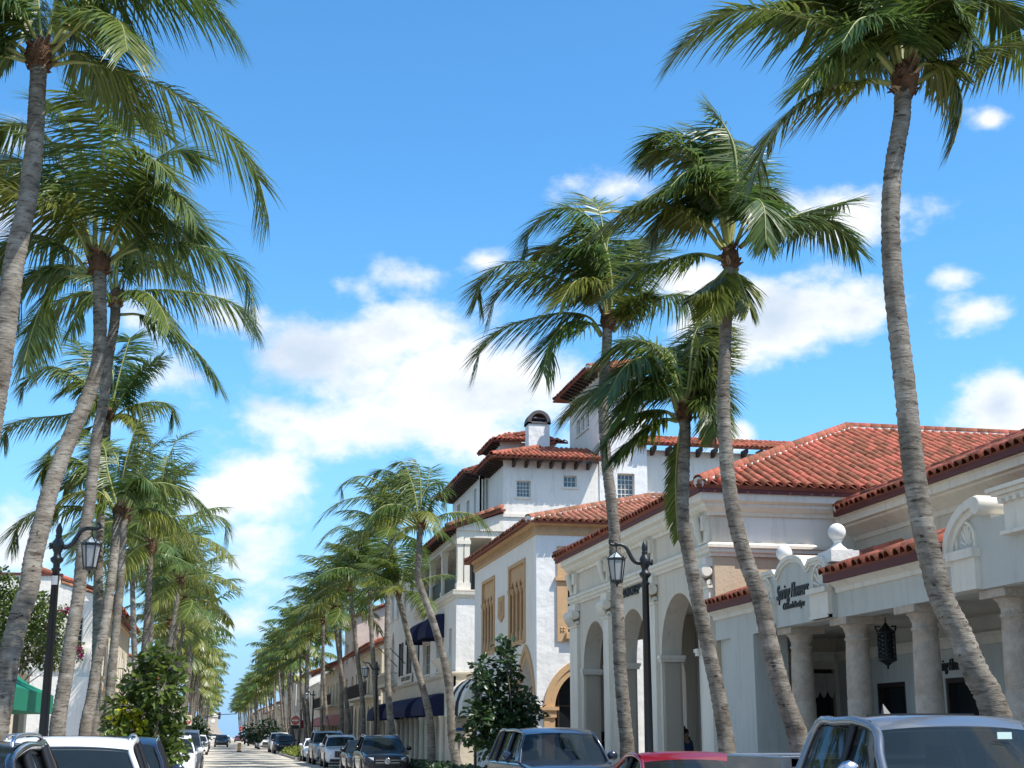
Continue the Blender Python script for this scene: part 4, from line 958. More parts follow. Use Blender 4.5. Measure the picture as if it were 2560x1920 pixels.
def crown_paths(rnd, n=18, L=3.6, windk=.9):
    out = []; a = rnd.uniform(0, 6.28)
    for i in range(n):
        q = i / (n - 1); a += 2.39996 + rnd.uniform(-.25, .25)
        e0 = R_(86 - 92 * q ** 1.3 + rnd.uniform(-7, 7)); out.append((q, gen_path(a, e0, rnd.uniform(62, 105) * (1 - .3 * q), L * rnd.uniform(.85, 1.1) * (.82 if q < .12 else 1), windk * rnd.uniform(.7, 1.3), rnd)))
    return out
def trunk_mb(pts, r0=.2, r1=.125, n=14, seg=None, rnd=None):
    rnd = rnd or random.Random(3); Lg = sum((Vector(pts[i + 1]) - Vector(pts[i])).length for i in range(len(pts) - 1)); k = seg or int(Lg / .055)
    P = crom(pts, k); rad = []
    for i in range(k):
        t = i / (k - 1); h = t * Lg
        r = r0 + (r1 - r0) * min(1, t * 1.15) + .11 * math.exp(-h / .35)
        if not seg: r *= 1 + (.045 if i % 2 else -.03) + rnd.uniform(-.02, .02)
        rad.append(r)
    m = MB().tube(P, rad, n)
    if not seg:
        for i in range(len(m.v) - 2 * n):
            x, y, z = m.v[i]; j = rnd.uniform(-.004, .004); m.v[i] = (x + j, y + rnd.uniform(-.004, .004), z + rnd.uniform(-.006, .006))
    return m
def heart(c, rnd, s=1.0, big=True):
    """the fibrous base of the crown with cut leaf bases and a tuft of sheaths"""
    n = 12; prof = [(.11, -.42), (.16, -.34), (.21, -.22), (.23, -.08), (.19, .04), (.12, .14), (.08, .2), (.03, .24)]
    m = MB().lathe(c, [(r * s, z * s) for r, z in prof], n)
    m.v = [(x + rnd.uniform(-.025, .025) * s, y + rnd.uniform(-.025, .025) * s, z + rnd.uniform(-.03, .03) * s) for x, y, z in m.v]
    if big:
        c = Vector(c)
        for i in range(22):
            a = rnd.uniform(0, 6.28); z = rnd.uniform(-.35, .2) * s; o = Vector((math.cos(a), math.sin(a), 0)); t = Vector((-o.y, o.x, 0)); w = rnd.uniform(.05, .11) * s
            b = c + o * .17 * s + Vector((0, 0, z)); e = b + o * rnd.uniform(.06, .17) * s + Vector((0, 0, rnd.uniform(-.12, .22) * s))
            m.add([b - t * w, b + t * w, e + t * w * .5, e - t * w * .4, b - Vector((0, 0, .05))], [(0, 1, 2, 3), (0, 3, 4), (4, 2, 1)], 1 if rnd.random() < .35 else 0)
    return m
def hero(label, trunk, Yb, Yc, crop, fronds, r0=.2, r1=.13, base=None, LL=.78, seed=1, pairs=118, group='tall coconut palms', wind=.28, yl=(), extra=0, dz=1.0):
    """a palm whose trunk and fronds follow the photograph: trunk and fronds are photo points put at the palm's own distance"""
    rnd = random.Random(seed); n = len(trunk); x0, y0, sc = crop
    P = [onY(u, v, Yc + (Yb - Yc) * (i / (n - 1)) ** 1.3) for i, (u, v) in enumerate(trunk)]
    b = P[-1]; d = (P[-1] - P[-2]); d.z = min(d.z, -.01)
    if base: P.append(Vector(base))
    else:
        k = min(3.0, b.z / -d.z); P.append(Vector((b.x + d.x * k * .6, b.y + d.y * k, -.02)))
    P.reverse(); c = P[-1]
    root = thing('coconut_palm', label, 'palm tree', (P[0].x, P[0].y, 0), group)
    trunk_mb(P, r0, r1, 16, rnd=rnd).build('trunk', BARK, root)
    top = c + (P[-1] - P[-2]).normalized() * .25
    heart(top, rnd, r1 / .13 * .95).build('crown_heart', [FIBER, SHEATH], root)
    for k, (dy, pts) in enumerate(fronds):
        m_ = len(pts); Q = [top + Vector((0, 0, -.05))] if False else []
        for i, (x, y) in enumerate(pts):
            t = i / (m_ - 1); Q.append(onY(x0 + x / sc, y0 + y / sc, top.y + dy * dz * t ** 1.1))
        mt = LEAFS[2] if k in yl else LEAFS[0 if rnd.random() < .6 else 1]
        sh = .36 if pts[0] == (1368, 1540) else min(1.0, .45 + .2 * sum((Q[i + 1] - Q[i]).length for i in range(m_ - 1)))
        frond(Q, pairs, LL * sh, 3, wind, .5, rnd).build('frond', [mt, RACH], root)
    for q, path in (crown_paths(rnd, 20, 3.0, .8)[:20] if extra else [])[::max(1, 20 // max(extra, 1))]:
        frond([top + p for p in path], pairs, LL, 3, wind, .5, rnd).build('frond', [LEAFS[1], RACH], root)
    return root
GR, GL = 'coconut palms along the right side of the street', 'coconut palms along the left side of the street'
CA, CR, CB, CL = (0, 0, 1.728), (1660, 0, 1.843), (1160, 460, 2.514), (0, 860, 2.676)
hero('tallest palm on the right, S-curved trunk rising before the boutique columns',
     [(2258, 228), (2255, 290), (2249, 326), (2235, 410), (2227, 515), (2228, 624), (2236, 733), (2251, 868), (2266, 1000), (2278, 1122), (2295, 1244), (2319, 1366), (2352, 1488), (2398, 1583), (2442, 1686), (2490, 1790)], 14.6, 14.9, CR,
     [(.4, [(1080, 350), (960, 210), (780, 120), (480, 45), (250, 80), (50, 255)]), (-.3, [(1040, 385), (920, 372), (700, 430), (520, 580), (400, 830)]),
      (.1, [(1160, 385), (1300, 300), (1450, 240), (1659, 200), (1790, 290)]), (-.2, [(1150, 330), (1220, 288), (1320, 330), (1372, 480), (1335, 660)]),
      (.2, [(1090, 350), (1050, 150), (980, 0), (880, -120)]), (-.4, [(1110, 340), (1130, 100), (1145, -80), (1100, -260)]), (.5, [(1130, 340), (1200, 150), (1290, 0), (1420, -70)]),
      (.2, [(1140, 340), (1230, 130), (1380, 0), (1530, 10), (1640, 130)]), (.9, [(1080, 350), (930, 160), (800, 60), (640, 10), (500, 60)]), (.7, [(1090, 340), (980, 60), (840, -90), (680, -60), (600, 70)]),
      (-.6, [(1070, 350), (950, 220), (830, 215), (720, 300), (632, 410)]), (1.0, [(1075, 350), (960, 250), (850, 260), (740, 340)]), (-.5, [(1120, 340), (1180, 200), (1270, 110), (1360, 100), (1420, 190)]),
      (.8, [(1100, 340), (1080, 80), (1020, -80), (900, -160)]), (-.8, [(1100, 345), (1060, 180), (1000, 90), (900, 90), (820, 200)]), (1.0, [(1120, 340), (1160, 150), (1250, 60), (1350, 40)]), (-.7, [(1110, 340), (1150, 180), (1190, 60), (1290, 0), (1380, 60)]), (.3, [(1085, 345), (1000, 130), (900, 20), (760, -20)])],
     .15, .105, seed=1, wind=0.14, yl=(3, 1), LL=.98, base=(8.75, 14.3, 0))
hero('second tall palm on the right with straight trunk beside the boutique sign',
     [(1824, 672), (1822, 720), (1815, 814), (1812, 895), (1808, 1000), (1813, 1102), (1821, 1203), (1839, 1305), (1867, 1407), (1898, 1490), (1931, 1635), (1965, 1755), (1999, 1858)], 19.9, 20.3, CR,
     [(.3, [(290, 1150), (335, 900), (325, 690), (280, 580), (225, 508)]), (-.2, [(270, 1150), (150, 1010), (0, 940), (-150, 955), (-280, 1050)]), (-.3, [(260, 1190), (150, 1170), (20, 1200), (-120, 1250), (-230, 1340)]),
      (0, [(350, 1140), (440, 1060), (560, 1010), (700, 1000), (800, 1050), (890, 1150)]), (.4, [(360, 1130), (480, 1040), (620, 990), (740, 960), (835, 932)]), (-.9, [(330, 1130), (380, 1000), (420, 920), (460, 960), (470, 1110)]),
      (.2, [(290, 1130), (230, 900), (150, 760), (50, 680), (-80, 730)]), (.8, [(300, 1130), (260, 880), (200, 720), (100, 630), (-20, 620), (-60, 690)]), (-.3, [(300, 1230), (250, 1280), (190, 1330), (140, 1360)]), (-.4, [(320, 1230), (350, 1290), (395, 1410)]), (-.5, [(300, 1230), (260, 1300), (215, 1440)]),
      (.6, [(310, 1130), (340, 930), (400, 860), (450, 900), (490, 1000)]), (-.6, [(290, 1130), (250, 940), (140, 850), (10, 870), (-100, 930)]), (.9, [(300, 1130), (300, 850), (250, 680), (160, 600)]), (-.8, [(295, 1130), (280, 950), (220, 820), (110, 790), (30, 860)]), (1.0, [(310, 1130), (330, 900), (320, 760), (250, 650)]), (.3, [(280, 1140), (200, 1000), (110, 950), (0, 1000), (-60, 1120)])],
     .14, .092, seed=2, wind=0.12, yl=(1, 8, 9, 10), LL=1.0, base=(8.6, 19.8, 0))
hero('palm with short trunk standing between the black street lamp and the leaning trunk by gallery',
     [(1711, 1052), (1713, 1081), (1709, 1183), (1707, 1285), (1714, 1343), (1736, 1460), (1758, 1569), (1788, 1699), (1808, 1808), (1818, 1880)], 22.9, 23.1, CB,
     [(.3, [(1380, 1480), (1420, 1200), (1440, 980), (1500, 870), (1590, 890)]), (-.3, [(1390, 1480), (1440, 1220), (1490, 1030), (1560, 1080), (1570, 1260)]), (.2, [(1360, 1480), (1330, 1220), (1230, 1060), (1100, 985), (960, 1010), (860, 1110)]),
      (.5, [(1350, 1480), (1280, 1270), (1150, 1235), (1000, 1245), (860, 1280), (730, 1350), (650, 1440)]), (0, [(1330, 1480), (1270, 1430), (1140, 1430), (1000, 1490), (920, 1570), (880, 1650)]), (-.2, [(1340, 1490), (1250, 1480), (1130, 1540), (1030, 1630), (960, 1720)]),
      (-.2, [(1400, 1480), (1470, 1240), (1530, 1180), (1580, 1330), (1565, 1520)]), (-.8, [(1350, 1480), (1250, 1180), (1130, 1090), (1000, 1160), (910, 1320)]), (1.0, [(1370, 1480), (1360, 1220), (1290, 1060), (1170, 990)]),
      (1.0, [(1368, 1540), (1345, 1650), (1330, 1850), (1335, 2050), (1345, 2230)]), (.6, [(1390, 1480), (1450, 1250), (1500, 1120), (1570, 1000)]), (-.6, [(1350, 1480), (1300, 1300), (1180, 1250), (1060, 1330), (1010, 1460)]), (.8, [(1400, 1480), (1440, 1180), (1480, 1000), (1530, 930)]), (-.7, [(1395, 1490), (1490, 1350), (1560, 1400), (1575, 1560)]), (-.3, [(1400, 1490), (1450, 1375), (1500, 1345), (1558, 1420), (1585, 1570)]), (.5, [(1400, 1480), (1470, 1280), (1540, 1260), (1600, 1420)])],
     .14, .1, seed=3, wind=0.08, yl=(0,), LL=1.1, base=(8.45, 22.8, 0))
hero('wind-bent palm rising in front of the gallery next to the black street lamp',
     [(1519, 820), (1516, 880), (1510, 952), (1509, 1043), (1516, 1151), (1527, 1242), (1536, 1332), (1539, 1417), (1545, 1547), (1551, 1677), (1562, 1808), (1568, 1880)], 29.3, 29.6, CB,
     [(0, [(915, 900), (930, 650), (890, 410), (820, 315), (700, 290), (570, 400)]), (.6, [(915, 900), (925, 600), (860, 310), (740, 175), (590, 155), (430, 270), (370, 430)]), (-1.2, [(900, 900), (860, 690), (780, 595), (690, 620), (610, 740)]),
      (.3, [(890, 910), (860, 720), (720, 640), (560, 590), (440, 560), (320, 580), (220, 690), (150, 830)]), (.9, [(890, 910), (840, 740), (700, 560), (500, 495), (260, 500), (120, 600), (85, 720)]), (.2, [(870, 950), (790, 840), (640, 810), (450, 840), (250, 905), (130, 1000), (60, 1150)]),
      (-.8, [(860, 960), (800, 880), (700, 860), (620, 895), (540, 1000), (500, 1190)]), (0, [(930, 920), (965, 760), (1040, 620), (1130, 540)]), (-.3, [(940, 930), (1010, 850), (1100, 770), (1250, 705), (1400, 700), (1510, 790), (1560, 900)]),
      (.8, [(920, 900), (960, 620), (1050, 430), (1130, 340)]), (1.2, [(915, 900), (900, 560), (880, 330), (850, 170), (800, 95)]), (1.0, [(930, 910), (1000, 650), (1110, 470), (1150, 380)]), (-.5, [(930, 920), (1000, 800), (1090, 720), (1180, 690)]),
      (-.6, [(900, 900), (880, 640), (800, 440), (680, 400), (560, 500)]), (1.4, [(900, 900), (850, 620), (700, 430), (560, 390), (440, 440)]), (.4, [(905, 900), (920, 560), (900, 380), (950, 260)])],
     .15, .112, seed=4, wind=0.22, yl=(2, 7), LL=1.25, base=(8.4, 29.2, 0))
hero('nearest palm on the left, its crown cut by the upper left corner',
     [(97, 160), (93, 240), (87, 347), (69, 498), (35, 660), (6, 880), (-28, 1080), (-62, 1300), (-95, 1600)], 19.6, 20.4, CA,
     [(.3, [(200, 285), (350, 268), (540, 310), (800, 430), (1000, 600), (1110, 760), (1160, 940)]), (.9, [(215, 265), (330, 226), (430, 270), (520, 350), (580, 500)]), (-.4, [(200, 240), (300, 90), (480, -30), (700, -60), (900, 10), (1015, 150)]),
      (0, [(190, 230), (230, 60), (260, -120), (330, -260)]), (.8, [(210, 230), (330, 70), (420, -60), (560, -150), (720, -140)]), (.2, [(180, 230), (170, 50), (150, -150)]), (0, [(140, 250), (20, 150), (-120, 70), (-300, 110)]), (-.3, [(120, 265), (0, 240), (-150, 270), (-300, 420)]),
      (-.6, [(110, 250), (-30, 190), (-160, 300), (-220, 500)]), (-1.3, [(220, 235), (330, 120), (430, 60), (520, 100), (550, 220)]), (.6, [(150, 240), (60, 60), (-40, -70), (-160, -120)]), (.8, [(210, 230), (380, 20), (560, -90), (760, -120), (900, -40)]), (-.9, [(180, 230), (100, 60), (20, 0), (-80, 40), (-130, 180)])],
     .19, .12, seed=5, wind=0.05, LL=1.25, base=(-3.35, 19.4, 0))
hero('leaning palm on the left whose trunk crosses the black lamp post',
     [(249, 680), (249, 730), (250, 860), (239, 935), (213, 1009), (179, 1084), (149, 1159), (123, 1234), (105, 1308), (82, 1402), (73, 1468), (44, 1557), (19, 1666), (3, 1760), (-12, 1836)], 23.2, 25, CA,
     [(0, [(460, 1150), (560, 1085), (700, 1060), (850, 1060), (990, 1110), (1070, 1220), (1110, 1400)]), (.5, [(415, 1130), (412, 960), (392, 780), (340, 620), (260, 480), (190, 440)]), (.8, [(450, 1120), (500, 950), (570, 800), (650, 710), (760, 650), (860, 680)]),
      (-1, [(460, 1120), (560, 900), (660, 800), (760, 830), (840, 940)]), (-1, [(390, 1130), (340, 1010), (260, 900), (150, 860), (0, 820), (-90, 870)]), (0, [(370, 1190), (270, 1150), (150, 1180), (80, 1260), (55, 1370)]), (-.6, [(370, 1190), (280, 1200), (200, 1280), (150, 1400), (105, 1560)]),
      (1.4, [(400, 1120), (320, 900), (200, 740), (60, 690), (-60, 770)]), (1, [(400, 1120), (330, 880), (240, 640), (120, 540), (0, 560), (-70, 650)]), (1.5, [(430, 1120), (460, 850), (480, 650), (530, 530), (620, 490), (710, 580)]), (1, [(440, 1150), (600, 1030), (720, 960), (825, 955), (835, 1050)]),
      (-.8, [(405, 1120), (425, 880), (445, 660), (410, 470), (320, 400)]), (-.5, [(430, 1120), (500, 980), (600, 900), (700, 920), (760, 1040)]), (.3, [(400, 1120), (360, 950), (260, 800), (120, 760), (20, 830)]), (-1.2, [(430, 1120), (470, 900), (540, 740), (640, 680), (740, 760)]), (.4, [(380, 1180), (300, 1080), (180, 1020), (60, 1040), (-20, 1150)])],
     .185, .118, seed=6, wind=0.06, yl=(4,), LL=1.25, base=(-3.3, 23.1, 0))
hero('palm on the left with straight pale trunk standing just behind the black lamp post',
     [(289, 762), (286, 810), (271, 897), (258, 1009), (243, 1084), (232, 1178), (222, 1271), (209, 1346), (198, 1475), (179, 1588), (166, 1682), (150, 1776), (143, 1836)], 31.6, 33, CA,
     [(0, [(540, 1295), (640, 1255), (800, 1262), (960, 1290), (1060, 1350), (1110, 1440)]), (-.5, [(520, 1360), (600, 1360), (700, 1400), (820, 1490), (900, 1580), (935, 1650)]), (.5, [(500, 1290), (540, 1180), (640, 1130), (760, 1150), (860, 1250)]), (.3, [(480, 1310), (380, 1260), (260, 1300), (160, 1400), (100, 1540)]),
      (1, [(480, 1300), (400, 1180), (280, 1150), (160, 1210)]), (.6, [(490, 1290), (500, 1120), (560, 1000), (690, 940)]), (.8, [(490, 1290), (450, 1100), (370, 1010), (250, 1000)]), (-1, [(510, 1320), (560, 1260), (640, 1270), (700, 1340), (730, 1420)]), (-.6, [(490, 1300), (440, 1260), (360, 1300), (300, 1420)]), (-.3, [(500, 1290), (520, 1090), (600, 1030), (700, 1060)])],
     .165, .115, seed=7, wind=0.06, LL=1.25, base=(-3.2, 31.5, 0))
hero('palm on the left whose trunk hides behind the two leaning trunks, crown dark and upright',
     [(269, 1050), (262, 1150), (252, 1282), (247, 1383), (245, 1473), (243, 1600), (238, 1740), (235, 1836)], 40, 41, CL,
     [(.4, [(725, 510), (800, 200), (850, 20), (870, -40)]), (-.3, [(740, 510), (850, 300), (960, 170), (1075, 90)]), (0, [(745, 510), (850, 430), (960, 395), (1090, 390), (1150, 430), (1165, 530)]), (0, [(700, 510), (600, 290), (450, 185), (320, 155), (190, 230), (140, 310)]), (.3, [(690, 510), (560, 460), (400, 480), (200, 500), (60, 545), (20, 650)]),
      (.6, [(690, 500), (620, 250), (560, 60), (470, -60)]), (-.6, [(690, 520), (600, 560), (450, 610), (330, 720), (290, 870)]), (.8, [(720, 510), (760, 300), (730, 100), (640, 10)]), (-.6, [(740, 520), (820, 470), (900, 500), (970, 620)]), (-.4, [(710, 510), (640, 330), (520, 260), (400, 330)]), (1, [(730, 510), (790, 320), (850, 220), (930, 200)]), (-.8, [(720, 510), (700, 380), (620, 400), (540, 540)])],
     .155, .11, seed=8, wind=0.1, yl=(8,), LL=1.1, base=(-3.2, 40, 0))
hero('palm on the left with an upright bright frond above a rusty crown base',
     [(296, 1290), (291, 1323), (286, 1383), (275, 1470), (263, 1557), (244, 1651), (229, 1745), (212, 1836)], 37, 39, CL,
     [(.2, [(795, 1130), (830, 850), (870, 680), (950, 440)]), (0, [(820, 1120), (900, 990), (1050, 930), (1200, 960), (1320, 1040), (1400, 1140)]), (-.4, [(765, 1120), (680, 1000), (560, 985), (430, 1030), (350, 1160)]), (.4, [(755, 1110), (610, 850), (480, 760), (340, 760), (275, 870)]), (.6, [(790, 1110), (720, 850), (700, 700), (630, 610)]),
      (.3, [(745, 1150), (560, 1090), (300, 1100), (140, 1190), (70, 1350)]), (-.3, [(825, 1150), (950, 1100), (1100, 1130), (1250, 1250), (1345, 1410)]), (.8, [(780, 1120), (640, 900), (530, 860), (430, 970)]), (-.7, [(770, 1120), (700, 1050), (600, 1120), (540, 1260)]), (-.6, [(810, 1110), (860, 950), (960, 900), (1060, 980)]), (.9, [(800, 1110), (800, 870), (760, 720), (660, 690)])],
     .155, .11, seed=9, wind=0.08, yl=(0, 2, 6), LL=1.1, base=(-3.1, 37, 0))
hero('palm on the left half hidden behind the rusty crown base, fronds reaching over the street',
     [(313, 1300), (310, 1323), (304, 1400), (301, 1463), (288, 1588), (276, 1713), (268, 1836)], 46, 47, CL,
     [(.2, [(850, 1160), (940, 900), (1000, 720), (1085, 640)]), (.6, [(870, 1160), (1050, 1000), (1110, 800), (1180, 650), (1245, 605)]), (0, [(880, 1165), (1080, 1040), (1180, 880), (1295, 800)]), (0, [(880, 1180), (1100, 1160), (1300, 1145), (1480, 1160), (1535, 1280)]), (-.4, [(870, 1200), (1000, 1190), (1150, 1250), (1310, 1420)]), (.5, [(830, 1170), (900, 950), (930, 800), (895, 680)]), (.2, [(820, 1190), (700, 1200), (560, 1300), (480, 1390)]), (.9, [(850, 1160), (960, 980), (1040, 900), (1140, 900)]), (-.7, [(860, 1180), (960, 1080), (1080, 1080), (1180, 1200)])],
     .155, .11, seed=10, wind=0.1, yl=(4,), LL=1.25, base=(-3.15, 46, 0), pairs=64)

CE = (640, 1080, 3.19)
hero('right palm with a trunk crossing its neighbour in front of the navy window awning',
     [(1053, 1318), (1049, 1345), (1047, 1393), (1044, 1440), (1051, 1466), (1067, 1510), (1082, 1552), (1100, 1613), (1115, 1673), (1125, 1745), (1131, 1850)], 50.3, 50.6, CE,
     [(.2, [(1300, 750), (1270, 520), (1220, 340), (1170, 240), (1100, 260)]), (.4, [(1310, 750), (1315, 500), (1300, 320), (1270, 220)]), (.3, [(1290, 750), (1180, 560), (1000, 400), (830, 350), (700, 410), (680, 490)]), (0, [(1290, 760), (1150, 620), (960, 520), (760, 530), (600, 600), (495, 725)]),
      (-.4, [(1290, 760), (1150, 680), (960, 655), (760, 740), (620, 770), (505, 890)]), (-.8, [(1280, 780), (1150, 700), (1000, 690), (880, 770), (790, 910)]), (.5, [(1310, 750), (1300, 600), (1360, 450), (1440, 400), (1530, 460)]), (-.2, [(1320, 750), (1400, 570), (1470, 480), (1520, 580)]), (0, [(1350, 750), (1480, 665), (1620, 640), (1760, 670), (1855, 765)]),
      (-1, [(1320, 750), (1330, 650), (1360, 630), (1410, 680), (1450, 790)]), (.9, [(1290, 750), (1220, 480), (1130, 350), (1010, 300), (940, 340)]), (-.9, [(1300, 750), (1200, 600), (1060, 580), (960, 630), (870, 750)]), (-.5, [(1290, 770), (1210, 760), (1120, 830), (1060, 960)]), (1.1, [(1320, 750), (1350, 560), (1370, 400), (1395, 290)]), (.8, [(1300, 750), (1240, 560), (1140, 420), (1020, 400), (900, 470)])],
     .15, .11, seed=12, wind=.12, yl=(9, 5, 12), LL=1.0, base=(8.5, 50.2, 0), pairs=64, group=GR)
# the rest of the avenue: windblown crowns shared as mesh data
def crown_set(seed, n, L, pairs, seg, LL, wind, wd, joined):
    rnd = random.Random(seed); out = []; J = MB()
    for q, path in crown_paths(rnd, n, L, wind):
        f = frond(path, pairs, LL, seg, .14, .5, rnd, wd=wd)
        mi = [LEAFS[2] if (q > .8 and rnd.random() < .5) or rnd.random() < .06 else LEAFS[0 if rnd.random() < .65 else 1], RACH]
        if joined:
            o = len(J.v); J.v += f.v; k = LEAFS.index(mi[0])
            J.f += [[o + i for i in ff] for ff in f.f]; J.m += [k if a == 0 else 3 for a in f.m]; J.sm += f.sm
        else: out.append(f.mesh('frond', mi))
    return J.mesh('crown', LEAFS + [RACH]) if joined else out
MIDS = [crown_set(100 + i, (19, 16, 20, 17, 15)[i], (3.5, 3.2, 3.6, 3.0, 3.4)[i], 54, 3, (1.1, 1.0, 1.15, .95, 1.05)[i], (1.5, 1.0, 1.9, .7, 1.3)[i], .06, False) for i in range(5)]
FARS = [crown_set(200 + i, (19, 15, 20, 17, 14, 18)[i], (3.6, 3.2, 3.7, 3.0, 3.4, 3.3)[i], 24, 2, 1.15, (1.6, .8, 2.0, 1.2, .6, 1.5)[i], .125, True) for i in range(6)]
hm = heart((0, 0, 0), random.Random(5)).mesh('crown_heart', [FIBER, SHEATH])
def palm(x, y, h, lean, label, kind, seed, group, s=1.0, cy=0.0):
    rnd = random.Random(seed); root = thing('coconut_palm', label, 'palm tree', (x, y, 0), group)
    c = Vector((x + lean, y + cy, h)); bend = rnd.uniform(-.35, .35)
    P = [Vector((x, y, 0)), Vector((x + lean * .3 + bend, y + cy * .3, h * .33)), Vector((x + lean * .72 + bend * .7, y + cy * .7, h * .68)), c]
    trunk_mb(P, rnd.uniform(.15, .18), .11, 10 if kind else 7, None if kind else 16, rnd).build('trunk', BARK, root)
    S = Matrix.Translation(c + Vector((0, 0, .2))) @ Matrix.Rotation(rnd.uniform(-.5, .5), 4, 'Z') @ Matrix.Diagonal((s, s, s * rnd.uniform(.9, 1.1), 1))
    inst('crown_heart', hm, root, S)
    if kind:
        for me in MIDS[seed % 5]: inst('frond', me, root, S)
    else: inst('crown', FARS[seed * 7 % 6], root, S)
    return root
rp = random.Random(21)
e2 = onY(1044, 1480, 51.5); e3 = onY(986, 1330, 66)
palm(8.4, 56.5, e2.z + .3, e2.x - 8.4 - .1, 'shorter right palm with spotted trunk beside the navy window awning', 1, 302, GR, .68)
palm(8.4, 67.5, e3.z, e3.x - 8.4, 'right palm with grey trunk in front of the sign board on the stone storey', 1, 303, GR, 1.05)
for i, (yy, h, le, lab) in enumerate(((75.5, 9.6, -.7, 'right palm standing beside the second black street lamp'), (83.5, 9.9, -1.0, 'right palm before the far end of the navy awnings'), (90.5, 9.3, -1.4, 'right palm with the thick dark trunk before the cream arcade building'),
                                      (98, 10.2, -.4, 'right palm before the gap beside the white mansion'), (106.5, 9.9, -.9, 'right palm before the near arches of the cream building'), (116, 9.6, -.2, 'right palm before the middle arches of the cream building'), (126.5, 10.1, -.7, 'right palm before the pinkish stone tower'))):
    palm(8.4, yy, h, le, lab, 1, 310 + i, GR, rp.uniform(.95, 1.1))
yy = 133; k = 0
while yy < 500:
    palm(8.4 + rp.uniform(-.3, .3), yy, rp.uniform(8.6, 11.4), rp.uniform(-1.6, .2), 'slender palm in the far part of the right row', 0, 400 + k, GR + ', far part', rp.uniform(.95, 1.2)); yy += rp.uniform(5, 8) * (1 if yy < 250 else 1.5); k += 1
gl = ((54, 377, 1370, 'left palm whose trunk curves up from behind the leafy shrub'), (77, 388, 1440, 'left palm with thin bent trunk rising above the leafy shrub'), (64, 330, 1395, 'left palm showing its crown between two curved trunks'), (92, 423, 1562, 'left palm with the dark trunk right of the leafy shrub'), (108, 451, 1585, 'left palm over the parked white van roof'))
for i, (yy, u, v, lab) in enumerate(gl):
    c = onY(u, v, yy); palm(-3.2, yy, c.z, c.x + 3.2, lab, 1, 331 + i, GL, rp.uniform(.95, 1.1))
for i, (yy, h, le) in enumerate(((72, 9.0, 1.2), (85, 9.2, 1.1), (100, 9.4, .9))):
    palm(-3.3, yy, h, le, ('left palm just behind the thin bent trunk', 'left palm behind the leafy shrub top, crown over the road', 'left palm between the dark trunk and the do not enter sign')[i], 1, 341 + i, GL, 1.0)
yy = 116; k = 0
while yy < 500:
    palm(-3.2 + rp.uniform(-.3, .3), yy, rp.uniform(8.6, 11.2), rp.uniform(-.2, 1.4), 'slender palm in the far part of the left row', 0, 500 + k, GL + ', far part', rp.uniform(.95, 1.2)); yy += rp.uniform(5.5, 8.5) * (1 if yy < 250 else 1.5); k += 1
